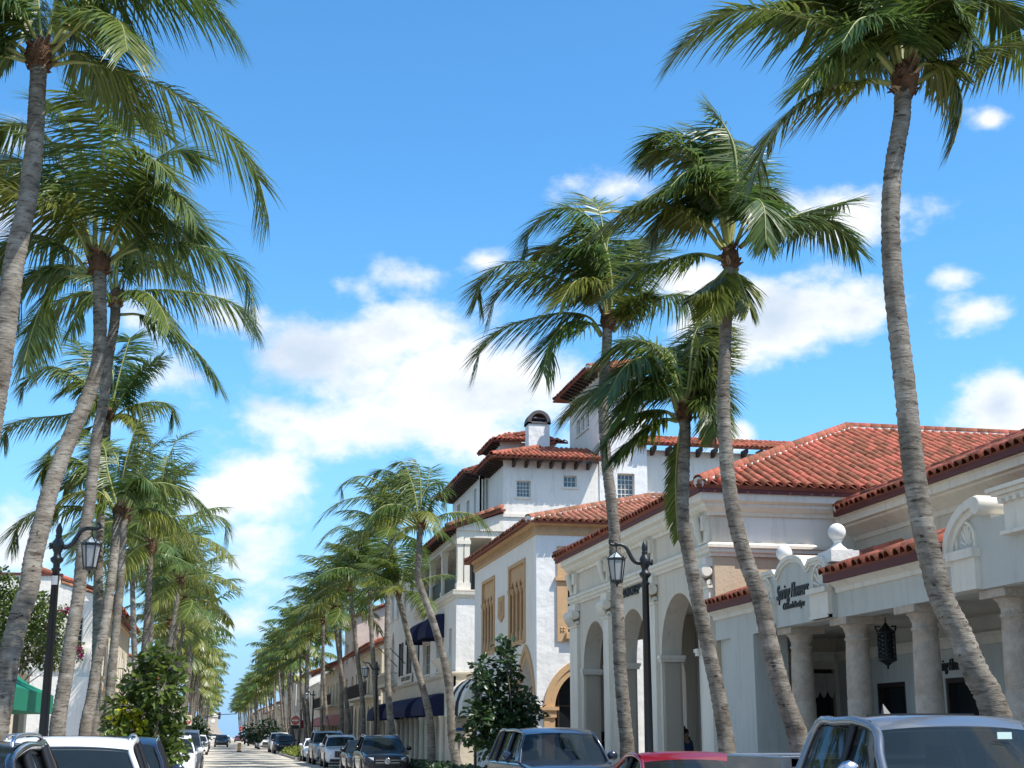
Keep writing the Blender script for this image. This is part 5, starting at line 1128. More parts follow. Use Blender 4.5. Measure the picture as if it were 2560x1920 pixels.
# ------------------------------------------------------------------ street lamps
LAMPG = mat('frosted lamp glass', (.55, .56, .56), .35, trans=.4)
LAMPT = mat('pale lantern top glass', (.55, .62, .62), .25, trans=.2)
def lamp(x, y, side, label):
    """fluted post, acorn finial, scrolled arm reaching to side (+1 / -1 along X), hexagonal lantern"""
    r = thing('street_lamp', label, 'street lamp', (x, y, .14), 'black street lamps')
    m = MB(); n = 20; P = [(.17, .14), (.2, .16), (.2, .5), (.15, .62), (.13, .8), (.095, .86), (.082, 1.0), (.062, 4.55), (.085, 4.56), (.085, 4.6)]
    k = len(m.v); m.lathe((x, y, 0), P, n)
    for i, (rr, z) in enumerate(P):
        if .86 < z < 4.56:
            for j in range(n):
                f = 1.06 if j % 2 else .88; vx, vy, vz = m.v[k + i * n + j]; m.v[k + i * n + j] = (x + (vx - x) * f, y + (vy - y) * f, vz)
    m.build('post', IRON, r)
    c = MB().lathe((x, y, 0), [(.06, 4.6), (.06, 4.68), (.11, 4.73), (.12, 4.78), (.07, 4.82), (.065, 4.88), (.085, 4.92), (.115, 5.0), (.1, 5.08), (.06, 5.14), (.055, 5.17), (.065, 5.19), (.05, 5.21), (.052, 5.23), (.062, 5.28), (.05, 5.34), (.03, 5.39), (.012, 5.42)], 16)
    c.tube([(x - side * .02, y, 5.0), (x - side * .1, y, 5.0), (x - side * .15, y, 5.0)], [.06, .05, .065], 10).build('finial', IRON, r)
    arm = [(x + side * a, y, z) for a, z in ((.03, 5.0), (.15, 4.99), (.24, 5.04), (.31, 5.16), (.37, 5.27), (.46, 5.33), (.57, 5.34), (.66, 5.33), (.71, 5.36), (.7, 5.42), (.66, 5.43))]
    a = MB().tube(crom(arm, 30), [.05 - .028 * (i / 29) for i in range(30)], 8)
    lx = x + side * .58; a.tube([(lx, y, 5.34), (lx, y, 5.16)], .013, 6).lathe((lx, y, 5.3), [(.035, 0), (.05, .03), (.035, .07)], 8).build('arm', IRON, r)
    fr = MB(); zt, zb, rt, rb = 5.02, 4.64, .172, .11
    for z, q, h in ((zt, rt, .05), (zb - .04, rb, .04)): fr.lathe((lx, y, z), [(q, 0), (q + .015, .01), (q + .015, h - .01), (q, h)], 6, smooth=False)
    for i in range(6):
        an = PI / 3 * i; cx, sx_ = math.cos(an), math.sin(an)
        fr.tube([(lx + rb * cx, y + rb * sx_, zb - .05), (lx + rt * cx, y + rt * sx_, zt + .03), (lx + (rt + .04) * cx, y + (rt + .04) * sx_, zt + .09)], [.012, .012, .005], 5)
        fr.tube([(lx + rt * cx, y + rt * sx_, zt + .05), (lx + .02 * cx, y + .02 * sx_, zt + .17)], .009, 5)
    fr.lathe((lx, y, zb - .14), [(.004, 0), (.025, .03), (.02, .05), (.07, .08), (rb, .1)], 6, smooth=False)
    o = fr.build('lantern_frame', IRON, r)
    for i in range(6):
        a0, a1 = PI / 3 * i + .06, PI / 3 * (i + 1) - .06; f = .93
        MB().add([(lx + f * rb * math.cos(a0), y + f * rb * math.sin(a0), zb), (lx + f * rb * math.cos(a1), y + f * rb * math.sin(a1), zb), (lx + f * rt * math.cos(a1), y + f * rt * math.sin(a1), zt), (lx + f * rt * math.cos(a0), y + f * rt * math.sin(a0), zt)], [(0, 1, 2, 3)]).build('pane', LAMPG, o)
    MB().lathe((lx, y, zt + .05), [(rt - .01, 0), (.02, .115)], 6, smooth=False).build('glass_top', LAMPT, o)
    return r
lR = lamp(8.15, 26.6, -1, 'black scroll arm street lamp before the gallery arches')
lL = lamp(-2.95, 26.4, 1, 'black scroll arm street lamp among the leaning palms at the left')
MB().box(-3.0, -2.9, 26.3, 26.32, 4.3, 4.46).build('notice', mat('grey notice', (.4, .41, .42), .6), lL)
for (x, y, s, lab) in ((8.1, 74.5, -1, 'black street lamp before the cream stone storey of the white mansion'), (8.1, 124, -1, 'small far street lamp before the pinkish stone tower'), (8.1, 178, -1, 'tiny far street lamp before the plain white building'), (-2.95, 86, 1, 'small street lamp above the top of the left leafy shrub')):
    dup(lR if s < 0 else lL, (x, y, .14), 0, lab)

# ------------------------------------------------------------------ vehicles
def paint(name, c, rough=.28, met=.0):
    return mat(name, c, rough, metal=met, spec=.5, coat=.6)
GLASS = glassmat('car glass', (.02, .028, .03), .62); CHROME = mat('chrome', (.6, .6, .62), .22, metal=1); RUB = mat('tyre rubber', (.015, .015, .015), .85); TRIMB = mat('black plastic trim', (.015, .015, .017), .45)
ALLOY = mat('alloy wheel', (.45, .46, .48), .3, metal=.9); LENS = mat('headlight lens', (.6, .63, .66), .08, spec=.9, coat=1); SEAT = mat('dark leather seat', (.03, .028, .027), .6); REDL = mat('tail light', (.35, .01, .01), .2)
def patch(m, a, b, c, d, nu=8, nv=3, bul=Vector((0, 0, 0)), mi=0, crown=0.0):
    """curved sheet between four corners (a-b bottom, d-c top), bulging by bul in the middle of its width"""
    a, b, c, d = map(Vector, (a, b, c, d)); vs = []
    for j in range(nv + 1):
        v = j / nv
        for i in range(nu + 1):
            u = i / nu; p = a.lerp(b, u).lerp(d.lerp(c, u), v); k = 4 * u * (1 - u); vs.append(p + bul * k + Vector((0, 0, crown * k * v)))
    m.add(vs, [(j * (nu + 1) + i, j * (nu + 1) + i + 1, (j + 1) * (nu + 1) + i + 1, (j + 1) * (nu + 1) + i) for j in range(nv) for i in range(nu)], mi, True); return m
KIND = {  # length, width, height, hood front / rear height, belt, windshield base, roof front, roof rear, rear glass base, wheel radius, rear deck height
    'suv': (4.7, 1.92, 1.68, .95, 1.08, 1.08, -1.05, -.42, 1.75, 2.2, .36, None), 'box': (4.95, 1.94, 1.84, 1.12, 1.2, 1.2, -1.0, -.5, 2.1, 2.38, .39, None),
    'sedan': (4.7, 1.85, 1.47, .78, .95, .95, -.95, -.12, .95, 1.75, .33, .98), 'pickup': (5.75, 2.02, 1.88, 1.14, 1.24, 1.3, -.95, -.38, 1.0, 1.14, .40, 1.44), 'tall': (5.2, 2.02, 1.9, 1.15, 1.24, 1.24, -1.0, -.42, 2.25, 2.5, .40, None)}
def car(kind, label, pm, x, y, rz=0.0, cat='car', group='cars parked along the right kerb', rails=None, detail=2, grille='bars', name='parked_car', plate=False):
    L, Wd, H, hf, hr, belt, ya, yb, yc, yd, wr, deck = KIND[kind]; r = thing(name, label, cat, (0, 0, 0), group); w = Wd / 2; F = -L / 2
    top = belt; rear = deck or belt
    st = [(F, .80, .36, hf - .25), (F + .06, .90, .27, hf - .12), (F + .2, .96, .24, hf - .03), (F + .5, .99, .24, hf + .02), (F + 1.0, 1.0, .24, hf + (hr - hf) * .6), (ya, 1.0, .24, hr + .01), (ya + .12, 1.0, .24, belt)]
    st += [(0.2, 1.0, .24, belt + .01), (yc, 1.0, .24, belt + .015 if not deck or kind == 'pickup' else belt - .0)]
    if kind == 'pickup': st += [(yd + .02, 1.0, .3, belt + .02), (yd + .1, 1.0, .35, deck), (L / 2 - .1, 1.0, .4, deck), (L / 2, .97, .45, deck - .04)]
    elif deck: st += [(yd - .1, .99, .25, deck), (L / 2 - .25, .95, .27, deck - .02), (L / 2 - .05, .9, .32, deck - .12), (L / 2, .84, .4, deck - .3)]
    else: st += [(yd, .98, .26, belt), (L / 2 - .06, .93, .3, belt - .1), (L / 2, .87, .38, belt - .3)]
    vs = []
    for yy, f, zb, zt in st:
        q = w * f; half = [(q * .55, zb), (q - .07, zb), (q - .02, zb + .16), (q, (zb + zt) / 2), (q - .015, zt - .16), (q - .05, zt - .05), (q - .16, zt), (q * .45, zt + .02)]
        vs += [(a, yy, b) for a, b in half] + [(-a, yy, b) for a, b in reversed(half)]
    n = 16; k = len(st)
    b = MB().add(vs, [(i * n + j, i * n + (j + 1) % n, (i + 1) * n + (j + 1) % n, (i + 1) * n + j) for i in range(k - 1) for j in range(n)], 0, True)
    b.add(vs[:n], [tuple(range(n))], 0, True); b.add(vs[-n:], [tuple(range(n))], 0, True)
    body = b.build('body', pm, r)
    if detail > 0:
        sb = body.modifiers.new('round', 'SUBSURF'); sb.levels = 1; sb.render_levels = 2
    # cabin: roof, pillars, glass
    wb, wt = w - .07, w - (.26 if kind != 'tall' else .2); zr = H - .15; zb = belt - .03
    A, A2 = Vector((wb, ya + .1, zb)), Vector((wt, yb, zr)); D, D2 = Vector((wb - .02, yd, zb)), Vector((wt - .03, yc, H - (.09 if kind != 'sedan' else .13)))
    mir = lambda v: Vector((-v.x, v.y, v.z))
    rf = MB(); nu, nv = 10, 10; grid = []
    for j in range(nv + 1):
        v = j / nv; yy = yb + (yc - yb) * v; e = wt + (D2.x - wt) * v; zz = zr + (D2.z - zr) * v
        for i in range(nu + 1):
            u = -1 + 2 * i / nu; grid.append((e * u, yy - (.07 * (1 - u * u) if j == 0 else 0) + (.05 * (1 - u * u) if j == nv else 0), zz + (H - .035 - max(zr, D2.z) + (max(zr, D2.z) - zz)) * (math.sin(PI * min(1, v / .9) ** .62) ** .8 if 0 < v < .9 else 0) + .035 * (1 - abs(u) ** 3)))
    rf.add(grid, [(j * (nu + 1) + i, j * (nu + 1) + i + 1, (j + 1) * (nu + 1) + i + 1, (j + 1) * (nu + 1) + i) for j in range(nv) for i in range(nu)], 0, True)
    under = [(a, c, z - .03) for a, c, z in grid]; o = nu + 1
    rf.add(under, [(j * o + i, (j + 1) * o + i, (j + 1) * o + i + 1, j * o + i + 1) for j in range(nv) for i in range(nu)], 0, True)
    for s in (1, -1):
        S = (lambda v: v) if s > 0 else mir
        rf.tube(crom([S(A) + Vector((0, -.05, -.02)), S(A.lerp(A2, .5)) + Vector((s * .012, 0, .012)), S(A2) + Vector((0, .02, .0)), S(A2.lerp(D2, .3)) + Vector((s * .008, 0, H - .06 - A2.z - .3 * (D2.z - A2.z))), S(A2.lerp(D2, .65)) + Vector((s * .008, 0, H - .06 - A2.z - .65 * (D2.z - A2.z))), S(D2), S(D)], 24), .034 if kind != 'pickup' else .045, 6, 0)
    rf.build('roof', pm, r)
    bp = .5 if kind != 'pickup' else .35
    def side(t): return A2.lerp(D2, t)
    def low(t): return Vector((wb, 0, zb)) + Vector((0, (ya + .1) + (yd - ya - .1) * t, 0))
    tb = (0.48, ) if kind in ('sedan', 'pickup') else (.40, .74)
    cuts = [0] + list(tb) + [1]
    for s in (1, -1):
        S = (lambda v: v) if s > 0 else mir
        for t in tb:
            tt = (low(t).y - yb) / (yc - yb); q = side(min(max(tt, .05), .95)); MB().tube([S(low(t)) + Vector((s * .005, 0, 0)), S(Vector((q.x, low(t).y + (q.y - low(t).y) * .5, q.z + .04)))], .04, 4).build('door_pillar', TRIMB, r)
    wind = MB(); a, c_ = A + Vector((-.02, 0, 0)), A2 + Vector((-.02, 0, 0)); patch(wind, mir(a), a, c_ + Vector((0, 0, .005)), mir(c_) + Vector((0, 0, .005)), 10, 4, Vector((0, -.1, .0)), crown=.04).build('windshield', GLASS, r)
    d, d2 = D + Vector((-.05, 0, 0)), D2 + Vector((-.05, 0, 0)); patch(MB(), mir(d), d, d2, mir(d2), 8, 2, Vector((0, .05, 0)), crown=.03).build('rear_window', GLASS, r)
    for s in (1, -1):
        S = (lambda v: v) if s > 0 else mir; I = Vector((-.018, 0, 0))
        for i in range(len(cuts) - 1):
            t0, t1 = cuts[i], cuts[i + 1]; y0 = yb + .02 if i == 0 else low(t0).y; y1 = yc if t1 == 1 else low(t1).y
            f = lambda yy: side((yy - yb) / (yc - yb))
            q = [low(t0) + I, low(t1) + I if t1 < 1 else D + I, Vector((f(y1).x, min(y1, yc), f(min(y1, yc)).z)) + I, Vector((f(max(y0, yb)).x, max(y0, yb), f(max(y0, yb)).z)) + I]
            patch(MB(), S(q[0]), S(q[1]), S(q[2]), S(q[3]), 3, 3, Vector((s * .015, 0, 0))).build('side_window', GLASS, r)
    # wheels
    for s in (1, -1):
        for yy in (F + .92, L / 2 - .98):
            ax = Matrix(((0, 0, s), (1, 0, 0), (0, 1, 0))); wh = MB().lathe((s * (w - .23), yy, wr), [(wr * .6, .0), (wr * .96, .01), (wr, .04), (wr, .2), (wr * .95, .235), (wr * .66, .24)], 24, ax=ax).build('wheel', RUB, r)
            ri = MB().lathe((s * (w - .23), yy, wr), [(.05, .22), (wr * .2, .235), (wr * .22, .2), (wr * .6, .21), (wr * .66, .245)], 20, ax=ax)
            for q in range(5):
                an = q * 2 * PI / 5; ri.tube([(s * w, yy + .05 * math.cos(an), wr + .05 * math.sin(an)), (s * w, yy + wr * .62 * math.cos(an), wr + wr * .62 * math.sin(an))], .03, 4)
            ri.build('rim', ALLOY, wh)
            MB().lathe((s * (w - .2), yy, wr), [(wr * 1.02, 0), (wr * 1.16, .0), (wr * 1.16, .207), (wr * 1.02, .207)], 24, ax=ax).build('wheel_arch', TRIMB, r)
    # front
    zf = hf - .2
    for s in (1, -1):
        hl = MB(); patch(hl, (s * w * .56, F + .0, zf - .06), (s * (w - .06), F + .24, zf - .03), (s * (w - .08), F + .26, zf + .1), (s * w * .56, F + .03, zf + .08), 4, 2, Vector((s * .02, -.05, 0))).build('headlight', LENS, r)
        mr_ = MB().lathe((s * (w + .1), ya + .42, belt + .09), [(.01, -.05), (.09, -.045), (.115, 0), (.09, .06), (.01, .07)], 12, ax=Matrix(((1, 0, 0), (0, 0, 1), (0, .8, 0)))).box(*sorted((s * (w - .05), s * (w + .06))), ya + .4, ya + .47, belt + .02, belt + .06)
        mr_.build('wing_mirror', [pm if kind != 'pickup' else CHROME], r)
        MB().box(*sorted((s * (w - .3), s * (w - .08))), L / 2 - .04, L / 2 + .01, belt - .28, belt - .1).build('tail_light', REDL, r)
    g = MB(); gw = w * .5; gz0, gz1 = zf - .22, zf + .1
    g.box(-gw, gw, F - .03, F + .1, gz0, gz1, 0)
    if grille == 'bars':
        for z in (gz0 + .1, gz0 + .2): g.box(-gw * .97, gw * .97, F - .05, F - .03, z - .015, z + .015, 1)
    elif grille == 'star':
        for z in (gz0 + .1, gz0 + .2): g.box(-gw * .97, -.13, F - .05, F - .03, z - .015, z + .015, 1).box(.13, gw * .97, F - .05, F - .03, z - .015, z + .015, 1)
        g.lathe((0, F - .035, (gz0 + gz1) / 2), [(.105, 0), (.12, .015), (.12, .03), (.105, .03)], 16, 1, ax=Matrix(((1, 0, 0), (0, 0, -1), (0, 1, 0))))
        for q in range(3): an = PI / 2 + q * 2 * PI / 3; g.tube([(0, F - .07, (gz0 + gz1) / 2), (.11 * math.cos(an), F - .06, (gz0 + gz1) / 2 + .11 * math.sin(an))], [.018, .006], 4, 1)
    else:
        for i in range(9): g.box(-gw * .95 + i * gw * .235, -gw * .93 + i * gw * .235, F - .04, F - .03, gz0 + .01, gz1 - .01, 1)
    g.build('grille', [TRIMB, CHROME], r)
    MB().box(-w * .75, w * .75, F - .015, F + .1, .3, .45).build('lower_grille', TRIMB, r)
    if plate: MB().box(-.16, .16, F - .06, F - .045, gz0 - .1, gz0 + .03).build('number_plate', TRIM, r)
    if rails:
        for s in (1, -1): MB().tube(crom([(s * (wt - .03), yb + .3, H - .08), (s * (wt - .03), yb + .42, H - .0), (s * (wt - .035), (yb + yc) / 2, H + .02), (s * (wt - .04), yc - .35, H - .0), (s * (wt - .04), yc - .15, H - .09)], 20), .014, 6).build('roof_rail', rails, r)
    if kind == 'pickup':
        bd = MB().box(-w + .1, w - .1, yd + .14, L / 2 - .1, deck + .021, deck + .05)
        for s in (1, -1): bd.box(*sorted((s * (w - .12), s * (w - .005))), yd + .14, L / 2 - .03, deck - .42, deck + .05)
        bo = bd.box(-w + .05, w - .05, L / 2 - .07, L / 2 - .02, deck, deck + .06).build('bed_cover', pm, r)
        bv = bo.modifiers.new('soft', 'BEVEL'); bv.width = .045; bv.segments = 3
        MB().add([(.0 - .05, .9, H - .02), (.05, .9, H - .02), (.03, 1.02, H + .0), (-.03, 1.02, H), (0, 1.02, H + .12)], [(0, 1, 4), (1, 2, 4), (2, 3, 4), (3, 0, 4)]).build('antenna', TRIMB, r)
        MB().box(-wt * .5, wt * .5, yb + .3, yb + 1.0, H - .03, H + .008).build('sunroof', TRIMB, r)
    if detail > 1:
        for s in (-.42, .42):
            sy = ya + 1.25; e = MB().box(s - .24, s + .24, sy - .3, sy + .2, .55, .75)
            e.add([(s + a * .24, sy + .15 + t * .2 + d_, .75 + t * .62) for t in (0, 1) for a in (-1, 1) for d_ in (0, .13)], [(0, 1, 3, 2), (4, 6, 7, 5), (0, 4, 5, 1), (2, 3, 7, 6), (0, 2, 6, 4), (1, 5, 7, 3)])
            e.box(s - .13, s + .13, sy + .34, sy + .45, min(1.4, H - .32), min(1.6, H - .12)).build('seat', SEAT, r)
        pts = [(.42 + .19 * math.cos(t * PI / 8), ya + .72 + .05 * math.sin(t * PI / 8), belt - .02 + .19 * math.sin(t * PI / 8)) for t in range(17)]
        MB().tube(pts, .016, 6, cap=False).build('steering_wheel', TRIMB, r)
        MB().box(-w + .15, w - .15, ya + .15, ya + .55, belt - .15, belt - .01).build('dashboard', TRIMB, r)
        MB().box(-.13, .13, yb - .16, yb - .12, H - .28, H - .2).build('rear_view_mirror', TRIMB, r)
    r.location = (x, y, 0); r.rotation_euler = (0, 0, rz); return r
P_GREY = paint('slate grey paint', (.16, .18, .21), .25, .5); P_RED = paint('deep red paint', (.22, .008, .018), .22, .2); P_NAVY = paint('blue grey paint', (.035, .048, .075), .22, .4)
P_BLK = paint('black paint', (.008, .009, .012), .18); P_WHT = paint('white paint', (.78, .79, .80), .25); P_SIL = paint('silver paint', (.42, .44, .46), .28, .6); P_DKB = paint('dark blue paint', (.012, .02, .04), .2)
pk = car('pickup', 'slate grey pickup truck parked before the boutique columns', P_GREY, 6.55, 12.35, cat='pickup truck', grille='bars')
ST = mat('pale sticker', (.6, .75, .66), .6); MB().box(.28, .42, -.62, -.61, 1.66, 1.72).build('windscreen_sticker', ST, pk)
car('sedan', 'deep red sedan parked between the pickup truck and the blue grey box shaped car', P_RED, 6.5, 19.5)
rr = car('box', 'blue grey tall box shaped off-road car parked before the right leafy shrub', P_NAVY, 6.72, 28.5, grille='mesh')
car('suv', 'black car with round star badge grille, nearest of the cars beyond the shrub', P_BLK, 6.6, 58.4, grille='star', rails=CHROME)
car('sedan', 'black sedan half hidden behind the black car with the star badge', P_BLK, 6.6, 65.2, detail=1)
car('suv', 'white car with large dark grille parked behind the black sedan', P_WHT, 6.65, 78.4, grille='mesh', rails=CHROME, detail=1)
car('tall', 'tall silver car with dark windscreen towering over the white car before it', P_SIL, 6.6, 86.6, rails=CHROME, detail=1)
car('sedan', 'white sedan parked at the near end of the planted kerb island', P_WHT, 6.55, 96.2, detail=1)
car('suv', 'dark car parked just beyond the planted kerb island', P_DKB, 6.3, 136.5, rails=CHROME, detail=1)
car('tall', 'white tall car right behind the dark car beyond the planted island', P_WHT, 6.2, 143.5, detail=1)
car('suv', 'pale blue white car parked under the dark round shrub', P_WHT, 5.9, 172, detail=0)
car('sedan', 'small white car behind the pale car under the dark round shrub', P_WHT, 5.9, 184, detail=0)
car('suv', 'dark car, first of two dark cars far along the right kerb', P_BLK, 5.9, 225, detail=0)
car('sedan', 'dark grey car, second of two dark cars far along the right kerb', P_GREY, 5.9, 255, detail=0)
car('sedan', 'red car tiny in the distance under the far stop sign', P_RED, 5.2, 330, detail=0)
car('suv', 'dark car driving towards the viewer in the middle of the road', P_DKB, .9, 208, detail=1, group='cars driving on the road')
car('sedan', 'white car driving far behind the dark moving car', P_WHT, 2.2, 300, detail=0, group='cars driving on the road')
car('tall', 'white van crossing near the foot of the clock tower', P_WHT, .3, 430, 1.4, cat='van', detail=0, group='cars driving on the road')
GLf = 'cars parked along the left kerb'
nb = car('suv', 'black car with silver roof rails cut off by the lower left corner', P_BLK, -1.86, 9.2, rails=CHROME, group=GLf)
wsv = car('suv', 'white car with dark glass roof in front of the leaning palms', P_WHT, -1.62, 17.1, rails=CHROME, group=GLf)
MB().box(-.5, .5, .2, 1.2, 1.655, 1.684).build('glass_roof', GLASSD, wsv); MB().box(-.62, -.5, -.62, -.6, 1.5, 1.55).build('windscreen_sticker', ST, wsv)
car('suv', 'dark blue car behind the white car with the glass roof', P_DKB, -1.6, 23.4, group=GLf)
car('suv', 'white car parked just beyond the left leafy shrub', P_WHT, -1.55, 52.5, detail=1, group=GLf, rails=CHROME)
car('tall', 'grey car behind the white car beyond the left leafy shrub', P_GREY, -1.5, 62, detail=1, group=GLf)
car('suv', 'silver car, third of the cars beyond the left leafy shrub', P_SIL, -1.5, 74, detail=0, group=GLf)
for i, (yy, pm) in enumerate(((128, P_WHT), (150, P_BLK), (176, P_SIL))): car('suv', ('white', 'black', 'silver')[i] + ' car parked far along the left kerb past the do not enter sign', pm, -1.5, yy, detail=0, group=GLf)

# ------------------------------------------------------------------ leafy shrubs and trees
SHL = mat('glossy shrub leaf', (.095, .15, .026), .35, 0, 1, 0, 1.5, .5, 0, 0, .45, .0, (.12, .16, .03), None, .3, 2)
SHD = mat('dark shrub leaf', (.035, .075, .022), .38, 0, 1, 0, 1.5, .5, 0, 0, .4, .0, (.035, .07, .02), None, .2, 2)
SHY = mat('yellow shrub leaf', (.42, .42, .015), .5, isl=.3, trans=.4); WOOD = mat('shrub wood', (.16, .13, .1), .9, .4, 20, .2, 3)
PINKF = mat('bougainvillea bract', (.35, .04, .13), .7, isl=.4, trans=.3)
def leaf_vs(c, d, n_, w, l):
    s_ = d.cross(n_).normalized(); up = s_.cross(d)
    return [c, c + d * l * .35 + s_ * w * .5 + up * .02, c + d * l * .75 + s_ * w * .42, c + d * l - up * l * .12, c + d * l * .75 - s_ * w * .42, c + d * l * .35 - s_ * w * .5 + up * .02]
def rdir(rnd):
    while True:
        v = Vector((rnd.uniform(-1, 1), rnd.uniform(-1, 1), rnd.uniform(-1, 1)))
        if .05 < v.length < 1: return v.normalized()
def bush(name, label, cat, base, blobs, n, leaf, m, rnd, stems=5, group=None, singles=0, yel=None, m2=None, twig=True):
    """stems to each leaf cluster, broad leaves thickest near the cluster skins"""
    r = thing(name, label, cat, base, group); bx_ = Vector(base); st = MB()
    for c, q in blobs:
        if rnd.random() < .85:
            b = bx_ + Vector((rnd.uniform(-.2, .2), rnd.uniform(-.2, .2), 0)); mid = b.lerp(c, .5) + Vector((rnd.uniform(-.2, .2), rnd.uniform(-.2, .2), .1)); st.tube(crom([b, mid, c], 8), [.035 - .003 * i for i in range(8)], 5)
            if twig:
                for _ in range(5): st.tube([mid.lerp(c, rnd.random()), c + rdir(rnd) * q * .8], [.012, .005], 4)
    st.build('stems', WOOD, r)
    L = MB(); L2 = MB(); tot = sum(q ** 2 for _, q in blobs); sing = []
    for c, q in blobs:
        for _ in range(int(n * q * q / tot)):
            u = rdir(rnd); p = c + Vector((u.x, u.y, u.z * .9)) * q * (rnd.random() ** .45) * rnd.uniform(.75, 1.12); d = (u + Vector((0, 0, -.25)) + rdir(rnd) * .7).normalized(); nn = (Vector((0, 0, 1)) + rdir(rnd) * .6).normalized()
            l = leaf * rnd.uniform(.5, 1.25)
            y = yel and (p - yel[0]).length < yel[1] and rnd.random() < .75
            if singles and not y: sing.append(((p - CAMP).length + rnd.random() * .4, p, d, nn, l))
            else: (L2 if y or (m2 and rnd.random() < .04) else L).add(leaf_vs(p, d, nn, l * .72, l), [(0, 1, 2), (0, 2, 3), (0, 3, 4), (0, 4, 5)], 0, False)
    if sing:
        sing.sort(key=lambda t: t[0]); me = MB().add(leaf_vs(Vector((0, 0, 0)), Vector((0, 1, 0)), Vector((0, 0, 1)), .72, 1.0), [(0, 1, 2), (0, 2, 3), (0, 3, 4), (0, 4, 5)]).mesh('leaf', m)
        for i, (_, p, d, nn, l) in enumerate(sing):
            if i < singles:
                s_ = d.cross(nn).normalized(); inst('leaf', me, r, Matrix.Translation(p) @ Matrix((s_, d, s_.cross(d))).transposed().to_4x4() @ Matrix.Scale(l, 4))
            else: L.add(leaf_vs(p, d, nn, l * .72, l), [(0, 1, 2), (0, 2, 3), (0, 3, 4), (0, 4, 5)])
    if L.f: L.build('leaves', m, r, kind='stuff')
    if L2.f: L2.build('yellow_leaves' if yel else 'flowers', (m2 or SHY), r, kind='stuff')
    return r
rs = random.Random(77)
def bl(Y, px, j=.35): return [(onY(u, v, Y + rs.uniform(-j, j)), q * Y / 3560) for u, v, q in px]
bush('leafy_shrub', 'bushy broad leaved shrub with a yellow patch beside the left parked cars', 'shrub', (-1.9, 35, 0), bl(35, [(375, 1655, 42), (395, 1640, 28), (430, 1665, 38), (345, 1705, 48), (410, 1720, 58), (300, 1770, 44), (360, 1785, 58), (428, 1785, 42), (285, 1815, 34), (330, 1825, 42), (400, 1840, 56), (436, 1850, 28), (425, 1890, 38), (445, 1885, 24), (370, 1890, 46), (330, 1880, 40)]), 2300, .19, SHL, rs, singles=280, yel=(onY(325, 1800, 34.6), .42))
bush('leafy_shrub', 'dark broad leaved shrub in a white planter before the plaster building', 'shrub', (9.0, 43, 1.0), bl(43, [(1253, 1612, 20), (1272, 1618, 20), (1262, 1645, 28), (1206, 1668, 30), (1269, 1675, 34), (1206, 1704, 36), (1238, 1713, 36), (1280, 1700, 26), (1294, 1738, 30), (1222, 1751, 46), (1269, 1760, 46), (1316, 1755, 34), (1191, 1785, 40), (1238, 1795, 50), (1290, 1801, 46), (1341, 1786, 26), (1206, 1828, 46), (1258, 1838, 50), (1306, 1820, 36), (1170, 1839, 26), (1222, 1866, 40), (1275, 1870, 40)]), 2700, .2, SHD, rs, singles=280)
pl = tag(MB().box(8.3, 9.7, 42.4, 43.6, .14, .98).box(8.26, 9.74, 42.36, 43.64, .98, 1.06).box(8.4, 9.6, 42.5, 43.5, 1.0, 1.08, 1).build('planter_box', [TRIM, EARTH], loc=(9, 43, .14)), 'white square planter box under the dark broad leaved shrub', 'planter')
bush('round_shrub', 'dark rounded shrub at the right kerb beyond the do not enter sign', 'shrub', (6.6, 150, 0), bl(150, [(640, 1830, 30), (665, 1822, 26), (620, 1836, 22), (690, 1832, 24)], 1), 900, .3, SHD, rs, twig=False)
bush('round_shrub', 'dark rounded shrub behind the left do not enter sign', 'shrub', (-1.8, 126, 0), bl(131, [(495, 1815, 26), (505, 1830, 22), (485, 1830, 22), (500, 1842, 24)], 1), 900, .28, SHD, rs, twig=False)
bush('ficus_tree', 'dense ficus tree above the green awning at the left edge', 'tree', (-9.2, 50, 0), bl(50, [(30, 1480, 45), (62, 1520, 52), (20, 1560, 58), (92, 1562, 50), (126, 1600, 38), (62, 1620, 60), (118, 1645, 34), (25, 1645, 50), (138, 1545, 20), (8, 1435, 20), (-40, 1540, 80), (-60, 1640, 80), (110, 1500, 25)], 1.2), 9000, .13, SHL, rs)
bush('flowering_vine', 'straggling vine with magenta flowers on the white stucco building', 'vine', (-8.6, 75.1, 4.5), bl(75, [(162, 1528, 16), (150, 1560, 18), (170, 1580, 14), (198, 1618, 15), (195, 1645, 10), (140, 1620, 20), (155, 1660, 18)], .2), 420, .17, SHL, rs, m2=PINKF, twig=True)
fv = bpy.data.objects['flowering_vine']; fm = MB()
for c, q in bl(74.7, [(162, 1530, 7), (198, 1622, 9), (202, 1640, 6), (168, 1524, 6)], .05):
    for _ in range(30): p = c + rdir(rs) * q * rs.random(); fm.add(leaf_vs(p, rdir(rs), rdir(rs), .1, .14), [(0, 1, 2), (0, 2, 3), (0, 3, 4), (0, 4, 5)])
fm.build('magenta_bracts', PINKF, fv, kind='stuff')
